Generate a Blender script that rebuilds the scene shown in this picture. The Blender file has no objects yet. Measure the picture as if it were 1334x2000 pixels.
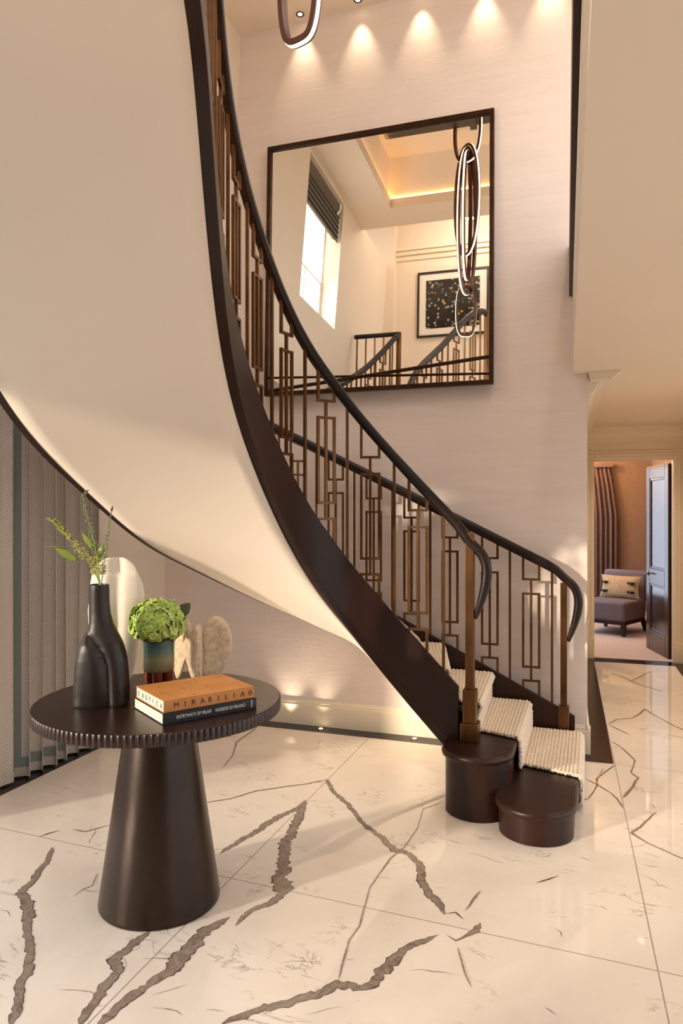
import bpy, math, random
import numpy as np
from mathutils import Vector
random.seed(7); RNG = np.random.default_rng(7)
PI = math.pi
scene = bpy.context.scene
COL = scene.collection
WOFF = {}

# ------------------------------------------------------------------ helpers
class MB:
    """collects vertices and faces of ONE mesh"""
    def __init__(self): self.v = []; self.f = []; self.m = []; self.uv = {}
    def add(self, vs, fs, mi=0):
        o = len(self.v); self.v += [tuple(map(float, p)) for p in vs]
        for f in fs: self.f.append(tuple(i + o for i in f)); self.m.append(mi)
        return o
    def box(self, lo, hi, mi=0):
        x0, y0, z0 = lo; x1, y1, z1 = hi
        self.add([(x0,y0,z0),(x1,y0,z0),(x1,y1,z0),(x0,y1,z0),(x0,y0,z1),(x1,y0,z1),(x1,y1,z1),(x0,y1,z1)],
                 [(0,3,2,1),(4,5,6,7),(0,1,5,4),(1,2,6,5),(2,3,7,6),(3,0,4,7)], mi)
    def obox(self, c, ax, ay, az, mi=0):
        """box centred at c with half-axis vectors"""
        c, ax, ay, az = [np.array(a, float) for a in (c, ax, ay, az)]
        vs = [c - ax - ay - az, c + ax - ay - az, c + ax + ay - az, c - ax + ay - az,
              c - ax - ay + az, c + ax - ay + az, c + ax + ay + az, c - ax + ay + az]
        self.add(vs, [(0,3,2,1),(4,5,6,7),(0,1,5,4),(1,2,6,5),(2,3,7,6),(3,0,4,7)], mi)
    def prism(self, poly, z0, z1, mi=0):
        n = len(poly)
        vs = [(p[0], p[1], z0) for p in poly] + [(p[0], p[1], z1) for p in poly]
        fs = [tuple(range(n - 1, -1, -1)), tuple(range(n, 2 * n))]
        fs += [(i, (i + 1) % n, n + (i + 1) % n, n + i) for i in range(n)]
        self.add(vs, fs, mi)
    def grid(self, G, closed_u=False, closed_v=False, mi=0, flip=False):
        """G[i][j] array of points"""
        G = np.asarray(G, float); a, b = G.shape[:2]
        fs = []
        for i in range(a if closed_u else a - 1):
            for j in range(b if closed_v else b - 1):
                q = (i * b + j, ((i + 1) % a) * b + j, ((i + 1) % a) * b + (j + 1) % b, i * b + (j + 1) % b)
                fs.append(q[::-1] if flip else q)
        return self.add(G.reshape(-1, 3), fs, mi)
    def loft(self, rings, cap=True, mi=0):
        R = np.asarray(rings, float); a, b = R.shape[:2]
        o = self.grid(R, closed_v=True, mi=mi, flip=True)
        if cap:
            self.f.append(tuple(o + j for j in range(b - 1, -1, -1))[::-1]); self.m.append(mi)
            self.f.append(tuple(o + (a - 1) * b + j for j in range(b))[::-1]); self.m.append(mi)
    def lathe(self, prof, c, n=48, mi=0, mod=None):
        rings = []
        for r, z in prof:
            ring = []
            for k in range(n):
                t = 2 * PI * k / n; rr = r * (mod(t, z) if mod else 1)
                ring.append((c[0] + rr * math.cos(t), c[1] + rr * math.sin(t), c[2] + z))
            rings.append(ring)
        self.loft(rings, True, mi)
    def tube(self, pts, rad, n=8, mi=0, cap=True):
        pts = [np.array(p, float) for p in pts]; rings = []
        if not hasattr(rad, '__len__'): rad = [rad] * len(pts)
        up = None
        for i, p in enumerate(pts):
            t = pts[min(i + 1, len(pts) - 1)] - pts[max(i - 1, 0)]; t /= np.linalg.norm(t) + 1e-12
            if up is None:
                up = np.cross(t, (0, 0, 1.0));
                if np.linalg.norm(up) < 1e-3: up = np.array([1.0, 0, 0])
            up = up - t * (up @ t); up /= np.linalg.norm(up); w = np.cross(t, up)
            rings.append([p + rad[i] * (math.cos(2*PI*k/n) * up + math.sin(2*PI*k/n) * w) for k in range(n)])
        self.loft(rings, cap, mi)
    def ball(self, c, r, nu=10, nv=7, mi=0):
        r = np.array(r if hasattr(r, '__len__') else (r, r, r), float); rings = []
        for i in range(nv):
            a = PI * (i + .02 if i == 0 else (nv - 1.02 if i == nv - 1 else i)) / (nv - 1) if False else PI * min(max(i / (nv - 1), .02), .98)
            rings.append([(c[0] + r[0] * math.sin(a) * math.cos(2*PI*k/nu), c[1] + r[1] * math.sin(a) * math.sin(2*PI*k/nu), c[2] - r[2] * math.cos(a)) for k in range(nu)])
        self.loft(rings)
    def build(self, name, mats, parent=None, smooth=False, bevel=0, seg=2, uv=None, angle=40):
        me = bpy.data.meshes.new(name)
        V = np.array(self.v, float)
        if parent is not None: off = np.array(WOFF[parent])
        else:
            lo, hi = V.min(0), V.max(0); off = np.array([(lo[0]+hi[0])/2, (lo[1]+hi[1])/2, lo[2]])
        me.from_pydata((V - off).tolist(), [], self.f)
        o = bpy.data.objects.new(name, me); COL.objects.link(o)
        if parent is not None: o.parent = parent
        else: o.location = off
        WOFF[o] = off
        if not isinstance(mats, (list, tuple)): mats = [mats]
        for m in mats: me.materials.append(m)
        if len(mats) > 1:
            for p, mi in zip(me.polygons, self.m): p.material_index = mi
        if smooth:
            for p in me.polygons: p.use_smooth = True
            try: me.set_sharp_from_angle(angle=math.radians(angle))
            except Exception: pass
        if uv is not None:
            L = me.uv_layers.new(name='UVMap')
            for lp in me.loops: L.data[lp.index].uv = uv[lp.vertex_index]
        if bevel:
            md = o.modifiers.new('bevel', 'BEVEL'); md.width = bevel; md.segments = seg; md.limit_method = 'ANGLE'; md.angle_limit = math.radians(35)
        me.update()
        return o

def thing(name, loc, label, cat, group=None):
    o = bpy.data.objects.new(name, None); COL.objects.link(o); o.location = loc; o.empty_display_size = .1
    WOFF[o] = np.array(loc, float); o['label'] = label; o['category'] = cat
    if group: o['group'] = group
    return o
def tag(o, label, cat, group=None):
    o['label'] = label; o['category'] = cat
    if group: o['group'] = group
    return o
def struct(o): o['kind'] = 'structure'; return o

# ------------------------------------------------------------------ materials
def s2l(c):
    return tuple((x / 12.92 if x <= .04045 else ((x + .055) / 1.055) ** 2.4) for x in c)
def hexc(h): return s2l(tuple(int(h[i:i + 2], 16) / 255 for i in (0, 2, 4)))
class NT:
    def __init__(self, name):
        self.m = bpy.data.materials.new(name); self.m.use_nodes = True; self.t = self.m.node_tree
        self.b = self.t.nodes['Principled BSDF']
    def n(self, typ, **kw):
        nd = self.t.nodes.new(typ)
        for k, v in kw.items():
            if k.startswith('i_'): nd.inputs[k[2:]].default_value = v
            else: setattr(nd, k, v)
        return nd
    def l(self, a, b): self.t.links.new(a, b)
    def coord(self, out='Object', scale=(1, 1, 1), rot=(0, 0, 0)):
        c = self.n('ShaderNodeTexCoord'); mp = self.n('ShaderNodeMapping'); mp.inputs['Scale'].default_value = scale; mp.inputs['Rotation'].default_value = rot
        self.l(c.outputs[out], mp.inputs['Vector']); return mp.outputs['Vector']
    def noise(self, vec, scale, detail=4, rough=.55, dist=0):
        nd = self.n('ShaderNodeTexNoise'); nd.inputs['Scale'].default_value = scale; nd.inputs['Detail'].default_value = detail
        nd.inputs['Roughness'].default_value = rough; nd.inputs['Distortion'].default_value = dist; self.l(vec, nd.inputs['Vector']); return nd.outputs['Fac']
    def ramp(self, fac, stops):
        r = self.n('ShaderNodeValToRGB'); e = r.color_ramp.elements
        while len(e) < len(stops): e.new(.5)
        for q, (p, c) in zip(e, stops): q.position = p; q.color = (*c, 1) if len(c) == 3 else c
        self.l(fac, r.inputs['Fac']); return r.outputs['Color']
    def mix(self, fac, a, b):
        m = self.n('ShaderNodeMix', data_type='RGBA')
        if hasattr(fac, 'links'): self.l(fac, m.inputs[0])
        else: m.inputs[0].default_value = fac
        for s, x in ((6, a), (7, b)):
            if hasattr(x, 'links'): self.l(x, m.inputs[s])
            else: m.inputs[s].default_value = (*x, 1)
        return m.outputs[2]
    def math(self, op, a, b=None):
        m = self.n('ShaderNodeMath', operation=op)
        for i, x in enumerate((a, b)):
            if x is None: continue
            if hasattr(x, 'links'): self.l(x, m.inputs[i])
            else: m.inputs[i].default_value = x
        return m.outputs[0]
    def bump(self, h, strength=.3, dist=.01):
        b = self.n('ShaderNodeBump'); b.inputs['Strength'].default_value = strength; b.inputs['Distance'].default_value = dist
        self.l(h, b.inputs['Height']); self.l(b.outputs['Normal'], self.b.inputs['Normal'])
    def base(self, c):
        if hasattr(c, 'links'): self.l(c, self.b.inputs['Base Color'])
        else: self.b.inputs['Base Color'].default_value = (*c, 1)
    def set(self, **kw):
        for k, v in kw.items(): self.b.inputs[k].default_value = v
        return self

def plain(name, h, rough=.5, metal=0, var=.12, scale=12, bump=0, bscale=60, spec=None, stretch=(1, 1, 1), coat=0):
    t = NT(name); c = hexc(h); v = t.coord('Object', stretch)
    f = t.noise(v, scale, 5)
    t.base(t.ramp(f, [(.3, tuple(x * (1 - var) for x in c)), (.7, tuple(min(1, x * (1 + var)) for x in c))]))
    t.set(Roughness=rough, Metallic=metal)
    if spec is not None: t.b.inputs['Specular IOR Level'].default_value = spec
    if coat: t.b.inputs['Coat Weight'].default_value = coat; t.b.inputs['Coat Roughness'].default_value = .15
    if bump: t.bump(t.noise(v, bscale, 4), bump, .004)
    return t.m
def emit(name, h, s):
    t = NT(name); c = hexc(h); t.base(c); t.b.inputs['Emission Color'].default_value = (*c, 1); t.b.inputs['Emission Strength'].default_value = s; return t.m

M = {}
M['paint'] = plain('warm_white_paint', 'E9DDCD', .62, var=.012, scale=3)
M['soffit'] = plain('stair_plaster', 'F0E4D5', .6, var=.012, scale=2)
M['ceil'] = plain('ceiling_paint', 'E8D9C6', .65, var=.012, scale=2)
M['trimpaint'] = plain('cream_eggshell_paint', 'EBDFC9', .35, var=.012, scale=3)
M['wood'] = plain('dark_stained_wood', '29140D', .37, spec=.32, var=.16, scale=9, bump=.05, bscale=90, stretch=(1, 1, .3))
M['woodrail'] = plain('dark_rail_wood', '1C0F0A', .36, var=.12, scale=14, spec=.35)
M['woodtop'] = plain('table_wood', '26120C', .3, var=.3, scale=8, bump=.08, bscale=120, stretch=(.25, 1.2, 1))
M['bronzeped'] = plain('bronzed_pedestal_lacquer', '2C1F16', .3, metal=.5, var=.15, scale=25, bump=.03, bscale=300)
M['brass'] = plain('aged_brass', '6A4A2C', .34, metal=.85, var=.35, scale=22, bump=.04, bscale=80, stretch=(1, 1, .25))
M['bronze'] = plain('dark_bronze_metal', '3E2719', .38, metal=.8, var=.3, scale=18)
M['ledmetal'] = plain('brown_leather_clad_metal', '5A3426', .4, metal=.35, var=.1)
M['led'] = emit('warm_led_strip', 'FFE6C0', 3)
M['spotled'] = emit('downlight_lamp', 'FFE0B0', 12)
M['cove'] = emit('cove_led_strip', 'FFCC86', 6)
M['blackstone'] = plain('dark_polished_border_stone', '1A0F0A', .22, var=.25, scale=15, spec=.3)
M['blackceramic'] = plain('matt_dark_ceramic', '1D120C', .42, var=.1, scale=14, bump=.06, bscale=40)
M['whiteceramic'] = plain('off_white_ceramic', 'E2D6C6', .72, var=.03, bump=.05, bscale=30)
M['stone'] = plain('tan_rough_stone', 'D6BE9E', .85, var=.22, scale=60, bump=.55, bscale=230)
M['leaf'] = plain('olive_green_leaf', '6C7A2A', .5, var=.2, scale=25)
M['stem'] = plain('pale_green_stem', '8F9A4A', .5, var=.2)
M['bud'] = plain('yellow_green_bud', 'A9A650', .55, var=.3, scale=60)
M['budg'] = plain('grey_green_bud', '6F7A58', .55, var=.3, scale=60)
M['tipd'] = plain('dark_bud_tip', '3C3F33', .6, var=.2)
M['veined'] = plain('dark_vein_edge', '50443C', .1, var=.2, scale=30)
M['petal'] = plain('lime_green_petal', 'A9C45A', .55, var=.18, scale=25)
M['petal2'] = plain('pale_lime_petal', 'BFD07A', .55, var=.15, scale=25)
M['leafd'] = plain('dark_leaf', '3F4A24', .5, var=.2)
M['copper'] = plain('copper_glaze', '7A3C24', .18, metal=.5, var=.25, scale=30)
M['paper'] = plain('book_page_edges', 'E3D6C2', .8, var=.06, scale=90, stretch=(.02, .02, 8))
M['blackcover'] = plain('black_book_cloth', '100F10', .4, var=.05)
M['gilt'] = plain('white_spine_foil', 'E8E2DA', .5, var=.02)
M['ink'] = plain('dark_ink', '2A2230', .6, var=.02)
M['band'] = plain('grey_green_tape', '7C8380', .75, var=.05, scale=40)
M['mirror'] = NT('mirror_glass').set(Metallic=1.0, Roughness=0.0).m; M['mirror'].node_tree.nodes['Principled BSDF'].inputs['Base Color'].default_value = (.86, .83, .77, 1)
M['greyvelvet'] = plain('grey_chair_fabric', '6B6068', .8, var=.08, scale=40)
M['chairleg'] = plain('black_chair_wood', '231713', .35, var=.1)
M['curtbrown'] = plain('brown_curtain_cloth', '6E5246', .8, var=.1, scale=30)
M['roomwall'] = plain('orange_brown_wallcovering', '8E6D50', .7, var=.06, scale=20)
M['carpet'] = plain('pale_bedroom_carpet', 'C9B8B0', .95, var=.08, scale=60, bump=.3, bscale=300)
M['doorwood'] = plain('dark_gloss_door', '3A211B', .2, var=.15, scale=8, stretch=(1, 1, .2), coat=.3)
M['doorpanel'] = plain('dark_mirror_veneer', '2A2024', .12, var=.05, coat=.4)
M['chrome'] = plain('satin_nickel', 'A59A90', .2, metal=1, var=.03)
M['cushion'] = plain('woven_tan_cushion', 'B79A74', .9, var=.35, scale=70, bump=.6, bscale=160, stretch=(.6, .6, 2))
M['toggle'] = plain('black_toggle_leather', '1E1614', .4)
M['blind'] = plain('grey_roman_blind', '6F685C', .85, var=.08, scale=60, stretch=(1, 1, 6))
M['whiteframe'] = plain('white_window_paint', 'EDE8E0', .4, var=.01)
M['glowglass'] = emit('bright_overcast_window', 'FFFFFF', 5)
M['sheer'] = emit('daylit_sheer_blind', 'F5F3EE', 2.2)
M['art'] = None
M['mat'] = plain('white_mount_board', 'EAE6DE', .8, var=.01)
M['frameblk'] = plain('dark_picture_frame', '231A16', .4)
M['skyglass'] = plain('dark_skylight_glazing', '3C3A36', .15, var=.05)

def wall_tex():
    t = NT('combed_plaster_wallcovering'); v = t.coord('Object', (.8, 1.0, 8.0), (0, .07, 0))
    f = t.noise(v, 2.2, 9, .62, .6); c = hexc('E7DAD2')
    t.base(t.ramp(f, [(.3, tuple(x * .955 for x in c)), (.52, c), (.7, tuple(min(1, x * 1.03) for x in c))]))
    t.set(Roughness=.55)
    f2 = t.noise(v, 3.4, 10, .68, 1.2)
    r = t.ramp(f2, [(.46, (0, 0, 0)), (.52, (1, 1, 1)), (.56, (.35, .35, .35))])
    t.bump(r, .16, .006); return t.m
M['plaster'] = wall_tex()

def marble(name, vein=False):
    t = NT(name); v = t.coord('Object')
    if vein:
        f = t.noise(v, 22, 8, .65, 1.5)
        c = t.ramp(f, [(.3, hexc('6F6157')), (.48, hexc('8C7E73')), (.6, hexc('9C8E82')), (.74, hexc('645950'))])
        t.base(c)
    else:
        cl = t.noise(v, 1.4, 5, .6, .5)
        base = t.ramp(cl, [(.3, hexc('DCD3C8')), (.55, hexc('EBE3D8')), (.8, hexc('EEE7DE'))])
        # thin broken secondary veins, stretched along one direction
        v2 = t.coord('Object', (1.0, 2.6, 1), (0, 0, .62)); f = t.noise(v2, 2.3, 9, .62, 1.3)
        d = t.math('ABSOLUTE', t.math('SUBTRACT', f, .5))
        thin = t.ramp(d, [(0, (1, 1, 1)), (.006, (.45, .45, .45)), (.016, (0, 0, 0))])
        msk = t.ramp(t.noise(v, 2.7, 4, .6), [(.53, (0, 0, 0)), (.63, (1, 1, 1))])
        v3 = t.coord('Object', (1.0, 3.4, 1), (0, 0, .45)); f3 = t.noise(v3, 9, 6, .7, 1.0)
        d3 = t.ramp(f3, [(.665, (0, 0, 0)), (.73, (1, 1, 1))])
        msk3 = t.ramp(t.noise(v, 3.3, 3, .6, .4), [(.5, (0, 0, 0)), (.62, (1, 1, 1))])
        k1 = t.math('MULTIPLY', t.math('MULTIPLY', thin, msk), .75); k2 = t.math('MULTIPLY', t.math('MULTIPLY', d3, msk3), .5)
        k = t.math('MAXIMUM', k1, k2)
        base = t.mix(k, base, hexc('76675B'))
        # tile joints: thin brown lines at the joints seen in the floor
        geo = t.n('ShaderNodeNewGeometry'); sp = t.n('ShaderNodeSeparateXYZ'); t.l(geo.outputs['Position'], sp.inputs[0])
        X, Y = sp.outputs[0], sp.outputs[1]
        j = None
        def line(expr, w=.0024):
            return t.math('LESS_THAN', t.math('ABSOLUTE', expr), w)
        for expr in (t.math('ADD', X, 1.343),
                     t.math('ADD', t.math('SUBTRACT', Y, 2.473), t.math('MULTIPLY', X, .045)),
                     t.math('ADD', t.math('SUBTRACT', X, .290), t.math('MULTIPLY', Y, .0361)),
                     t.math('ADD', t.math('SUBTRACT', Y, 4.40), t.math('MULTIPLY', X, .02)),
                     t.math('ADD', t.math('SUBTRACT', Y, .90), t.math('MULTIPLY', X, .045))):
            q = line(expr); j = q if j is None else t.math('MAXIMUM', j, q)
        base = t.mix(t.math('MULTIPLY', j, .62), base, hexc('6A5238'))
        t.base(base)
    t.set(Roughness=.035); t.b.inputs['Specular IOR Level'].default_value = .42
    return t.m
M['marble'] = marble('white_marble'); M['vein'] = marble('grey_marble_vein', True)

def herring():
    t = NT('herringbone_wool'); v = t.n('ShaderNodeUVMap'); sp = t.n('ShaderNodeSeparateXYZ'); t.l(v.outputs[0], sp.inputs[0])
    a = t.math('DIVIDE', sp.outputs[0], .046); tri = t.math('ABSOLUTE', t.math('SUBTRACT', t.math('FRACT', a), .5))
    y = t.math('ADD', t.math('DIVIDE', sp.outputs[1], .0105), t.math('MULTIPLY', tri, 3.6))
    st = t.math('FRACT', y)
    c = t.ramp(st, [(.40, hexc('F2E9DE')), (.52, hexc('6A6460')), (.90, hexc('6A6460')), (.99, hexc('F2E9DE'))])
    t.base(c); t.set(Roughness=.9); return t.m
M['herring'] = herring()

def potglaze():
    t = NT('green_to_sand_glaze'); c = t.n('ShaderNodeTexCoord'); sp = t.n('ShaderNodeSeparateXYZ'); t.l(c.outputs['Generated'], sp.inputs[0])
    f = t.math('ADD', sp.outputs[2], t.math('MULTIPLY', t.math('SUBTRACT', t.noise(t.coord('Object'), 30, 4), .5), .25))
    t.base(t.ramp(f, [(.1, hexc('7E6B4C')), (.4, hexc('85805F')), (.65, hexc('536B5C')), (.95, hexc('36504A'))])); t.set(Roughness=.3)
    t.bump(t.noise(t.coord('Object'), 200, 3), .1, .002); return t.m
M['potglaze'] = potglaze()
def orangecover():
    t = NT('orange_book_cloth'); v = t.coord('Object'); f = t.noise(v, 14, 5)
    b = t.ramp(f, [(.3, hexc('B9783A')), (.7, hexc('CC8C4A'))])
    f2 = t.noise(t.coord('Object', (1, 1, 1), (0, 0, .6)), 75, 2, .5, .6); k = t.ramp(f2, [(.655, (0, 0, 0)), (.675, (1, 1, 1))])
    geo = t.n('ShaderNodeNewGeometry'); sp = t.n('ShaderNodeSeparateXYZ'); t.l(geo.outputs['True Normal'], sp.inputs[0])
    k = t.math('MULTIPLY', k, t.math('GREATER_THAN', sp.outputs[2], .5))
    t.base(t.mix(t.math('MULTIPLY', k, .8), b, hexc('4A2410'))); t.set(Roughness=.55); return t.m
M['orange'] = orangecover()
def loopwool():
    t = NT('cream_loop_wool'); v = t.coord('Object'); f = t.noise(v, 70, 4, .6)
    t.base(t.ramp(f, [(.3, hexc('D3C2AB')), (.7, hexc('EEE3D3'))])); t.set(Roughness=.95); t.bump(t.noise(v, 260, 3), .4, .003); return t.m
M['loop'] = loopwool()
def artmat():
    t = NT('dark_print_of_coloured_light_dots'); v = t.coord('Object')
    vo = t.n('ShaderNodeTexVoronoi'); vo.inputs['Scale'].default_value = 24; t.l(v, vo.inputs['Vector'])
    d = t.ramp(vo.outputs['Distance'], [(.3, (1, 1, 1)), (.42, (0, 0, 0))])
    sp = t.n('ShaderNodeSeparateColor'); t.l(vo.outputs['Color'], sp.inputs[0])
    on = t.math('GREATER_THAN', sp.outputs[0], .4); k = t.math('MULTIPLY', d, on)
    dot = t.ramp(sp.outputs[1], [(.0, hexc('C58A3A')), (.35, hexc('D8B070')), (.55, hexc('9FB0B5')), (.75, hexc('3E5F86')), (.95, hexc('E4D3A8'))])
    bg = t.ramp(t.noise(v, 6, 4), [(.35, hexc('0B0B0D')), (.7, hexc('2A2320'))])
    t.base(t.mix(t.math('MULTIPLY', k, .8), bg, dot)); t.set(Roughness=.25); return t.m
M['art'] = artmat()

# ------------------------------------------------------------------ camera
cd = bpy.data.cameras.new('camera'); cam = bpy.data.objects.new('camera', cd); COL.objects.link(cam)
cam.location = (0, 0, 1.448); cam.rotation_euler = (PI / 2, 0, math.atan2(.3283, .9446))
cd.sensor_fit = 'VERTICAL'; cd.sensor_height = 36; cd.lens = 1400 / 2000 * 36; cd.clip_start = .02
scene.camera = cam

def H(p, d, z=0): return (p * .9995 - d * .0311, p * .0311 + d * .9995, z)   # hallway axes
WN = 4.54        # plane of the feature wall
ZG, ZF = 2.28, 2.95   # hallway ceiling, upper floor

# ------------------------------------------------------------------ floor
b = MB()
b.add([(-2.96, -1.6, 0), (3.2, -1.6, 0), (3.2, 4.75, 0), (-2.96, 4.75, 0)], [(0, 1, 2, 3)])
b.add([H(.0, 4.6, -.0002), H(1.3, 4.6, -.0002), H(1.3, 7.55, -.0002), H(.0, 7.55, -.0002)], [(0, 1, 2, 3)])
VEINS= [[(-1.815, 3.148, 0.0117), (-1.718, 3.235, 0.0119), (-1.64, 3.368, 0.0122), (-1.525, 3.467, 0.0124), (-1.416, 3.557, 0.0126), (-1.351, 3.634, 0.0127)], [(-1.356, 3.648, 0.0192), (-1.264, 3.499, 0.0244), (-1.136, 3.37, 0.0234), (-1.047, 3.243, 0.0224), (-0.99, 3.174, 0.0273), (-0.88, 3.074, 0.0288), (-0.795, 2.976, 0.0328), (-0.724, 2.961, 0.0274), (-0.657, 2.882, 0.0314), (-0.624, 2.764, 0.0347), (-0.579, 2.679, 0.0335), (-0.528, 2.622, 0.0305), (-0.496, 2.555, 0.0169)], [(-0.498, 2.561, 0.0064), (-0.461, 2.584, 0.0064), (-0.427, 2.548, 0.0063)], [(-0.367, 2.545, 0.0166), (-0.377, 2.493, 0.0285), (-0.409, 2.438, 0.01), (-0.43, 2.412, 0.0079), (-0.466, 2.436, 0.004)], [(-0.987, 1.797, 0.0199), (-0.92, 1.888, 0.0274), (-0.844, 1.938, 0.0312), (-0.774, 2.007, 0.0353), (-0.731, 2.069, 0.0396), (-0.667, 2.076, 0.0286), (-0.63, 2.114, 0.0326), (-0.617, 2.189, 0.041), (-0.58, 2.315, 0.0312), (-0.528, 2.378, 0.0238), (-0.493, 2.427, 0.0121)], [(-1.352, 3.342, 0.0237), (-1.303, 3.124, 0.0444), (-1.269, 2.913, 0.052), (-1.202, 2.738, 0.0441), (-1.155, 2.6, 0.0606), (-1.09, 2.502, 0.0894)], [(-1.088, 2.522, 0.0315), (-1.124, 2.415, 0.0348), (-1.172, 2.344, 0.0213), (-1.174, 2.248, 0.0144)], [(-1.219, 2.286, 0.021), (-1.242, 2.225, 0.0412), (-1.259, 2.133, 0.0519), (-1.252, 2.009, 0.0607), (-1.26, 1.934, 0.0405), (-1.285, 1.861, 0.0322), (-1.301, 1.807, 0.0351), (-1.31, 1.735, 0.034), (-1.313, 1.681, 0.0365)], [(-1.44, 2.117, 0.0284), (-1.445, 2.008, 0.0351), (-1.452, 1.948, 0.0419), (-1.407, 1.901, 0.0297), (-1.403, 1.833, 0.036), (-1.387, 1.765, 0.0279), (-1.373, 1.702, 0.0304), (-1.36, 1.665, 0.0299)], [(-1.347, 3.33, 0.0177), (-1.36, 3.215, 0.0229), (-1.406, 3.106, 0.039), (-1.426, 2.955, 0.0321), (-1.46, 2.82, 0.0258), (-1.482, 2.698, 0.015)], [(-2.196, 2.513, 0.0153), (-2.124, 2.395, 0.0243), (-2.087, 2.297, 0.0281), (-2.044, 2.17, 0.0313), (-1.957, 2.115, 0.0434), (-1.895, 2.041, 0.0377), (-1.837, 1.979, 0.0244), (-1.739, 1.891, 0.029), (-1.674, 1.803, 0.0333), (-1.642, 1.737, 0.0286), (-1.587, 1.673, 0.0311), (-1.542, 1.602, 0.0265)], [(-2.323, 2.572, 0.0079), (-2.306, 2.616, 0.008), (-2.279, 2.658, 0.008)], [(-2.232, 2.686, 0.0081), (-2.163, 2.682, 0.008), (-2.104, 2.775, 0.0082)], [(-2.118, 4.35, 0.0118), (-2.102, 4.039, 0.0111), (-2.012, 3.819, 0.007), (-1.966, 3.609, 0.005)], [(-0.697, 3.55, 0.0044), (-0.77, 3.433, 0.0057), (-0.749, 3.212, 0.0054), (-0.76, 3.007, 0.0051), (-0.79, 2.9, 0.0074), (-0.804, 2.644, 0.0045), (-0.763, 2.388, 0.0062), (-0.77, 2.294, 0.006), (-0.748, 2.152, 0.0056), (-0.736, 2.085, 0.0036)], [(0.131, 4.381, 0.0067), (0.093, 4.291, 0.0066), (0.03, 4.13, 0.0064), (0.035, 4.046, 0.0063), (0.019, 3.952, 0.0061), (-0.011, 3.829, 0.0059), (-0.086, 3.749, 0.0059)], [(-0.025, 4.111, 0.0064), (0.029, 4.044, 0.0063), (0.059, 4.002, 0.0062), (0.098, 3.943, 0.0061), (0.126, 3.876, 0.0059), (0.152, 3.753, 0.0057)], [(0.126, 4.835, 0.0056), (0.185, 4.71, 0.0072), (0.244, 4.51, 0.0103), (0.233, 4.417, 0.0067), (0.211, 4.29, 0.0065), (0.244, 4.22, 0.0128), (0.212, 4.071, 0.0124), (0.155, 3.9, 0.0149)], [(0.117, 5.225, 0.006), (0.174, 5.36, 0.0082), (0.27, 5.419, 0.0083), (0.33, 5.548, 0.0126), (0.375, 5.705, 0.013), (0.42, 5.58, 0.0084), (0.535, 5.32, 0.008), (0.609, 5.203, 0.0077)], [(0.116, 5.2, 0.0064), (0.187, 5.091, 0.0062), (0.24, 5.017, 0.0061)], [(0.3, 3.767, 0.0057), (0.214, 3.564, 0.0108), (0.173, 3.483, 0.0133), (0.236, 3.399, 0.0051), (0.383, 3.276, 0.0049)], [(0.18, 6.876, 0.0079), (0.292, 6.705, 0.0077), (0.328, 6.598, 0.0075), (0.394, 6.487, 0.0074), (0.551, 6.306, 0.0071)], [(0.329, 6.618, 0.0061), (0.429, 6.856, 0.0062), (0.521, 7.082, 0.0064)], [(-0.431, 2.602, 0.0043), (-0.412, 2.688, 0.0088), (-0.398, 2.762, 0.0068)], [(-0.201, 2.89, 0.0046), (-0.159, 2.934, 0.007), (-0.12, 2.977, 0.0047)], [(-0.418, 2.38, 0.0039), (-0.372, 2.25, 0.0055), (-0.341, 2.189, 0.0036)], [(0.072, 4.318, 0.004), (0.046, 4.192, 0.0039), (0.029, 4.044, 0.0038)], [(-1.84, 2.215, 0.0033), (-1.841, 2.268, 0.0034), (-1.824, 2.306, 0.0034), (-1.869, 2.395, 0.0035)]]
def vein(row, z):
    pts = []
    for (x0, y0, w0), (x1, y1, w1) in zip(row, row[1:]):
        n = max(2, int(math.hypot(x1 - x0, y1 - y0) / .012))
        for k in range(n): t = k / n; pts.append((x0 + (x1 - x0) * t, y0 + (y1 - y0) * t, w0 + (w1 - w0) * t))
    pts.append(row[-1]); P = np.array(pts); n = len(P)
    ker = np.ones(5) / 5
    jx = np.cumsum(RNG.normal(0, 1, n)); jx -= np.linspace(jx[0], jx[-1], n)
    T = np.gradient(P[:, :2], axis=0) if n > 2 else np.tile(P[1, :2] - P[0, :2], (n, 1)); T /= np.linalg.norm(T, axis=1)[:, None] + 1e-9
    N = np.stack([-T[:, 1], T[:, 0]], -1); w = P[:, 2] / 2
    taper = np.minimum(1, np.minimum(np.arange(n), np.arange(n)[::-1]) / 3.0 + .15)
    wob = np.convolve(RNG.normal(0, 1, n + 4), ker, 'valid') * .5
    L = P[:, :2] + N * ((w * (1 + .3 * RNG.normal(0, .6, n)) + w * wob * .8) * taper)[:, None]
    R = P[:, :2] - N * ((w * (1 + .3 * RNG.normal(0, .6, n)) - w * wob * .8) * taper)[:, None]
    G = np.stack([np.c_[L, np.full(n, z)], np.c_[R, np.full(n, z)]], 1)
    b.grid(G, mi=2 if row[0][2] > .006 or row[len(row)//2][2] > .006 else 1)
    if w.max() > .004:
        c = P[:, :2]; G2 = np.stack([np.c_[c + (L - c) * (.80 + .12 * RNG.random((n, 1))), np.full(n, z + .00025)], np.c_[c + (R - c) * (.80 + .12 * RNG.random((n, 1))), np.full(n, z + .00025)]], 1)
        b.grid(G2, mi=1)
for i, r in enumerate(VEINS): vein(r, .0006 + .00004 * i)
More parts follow.
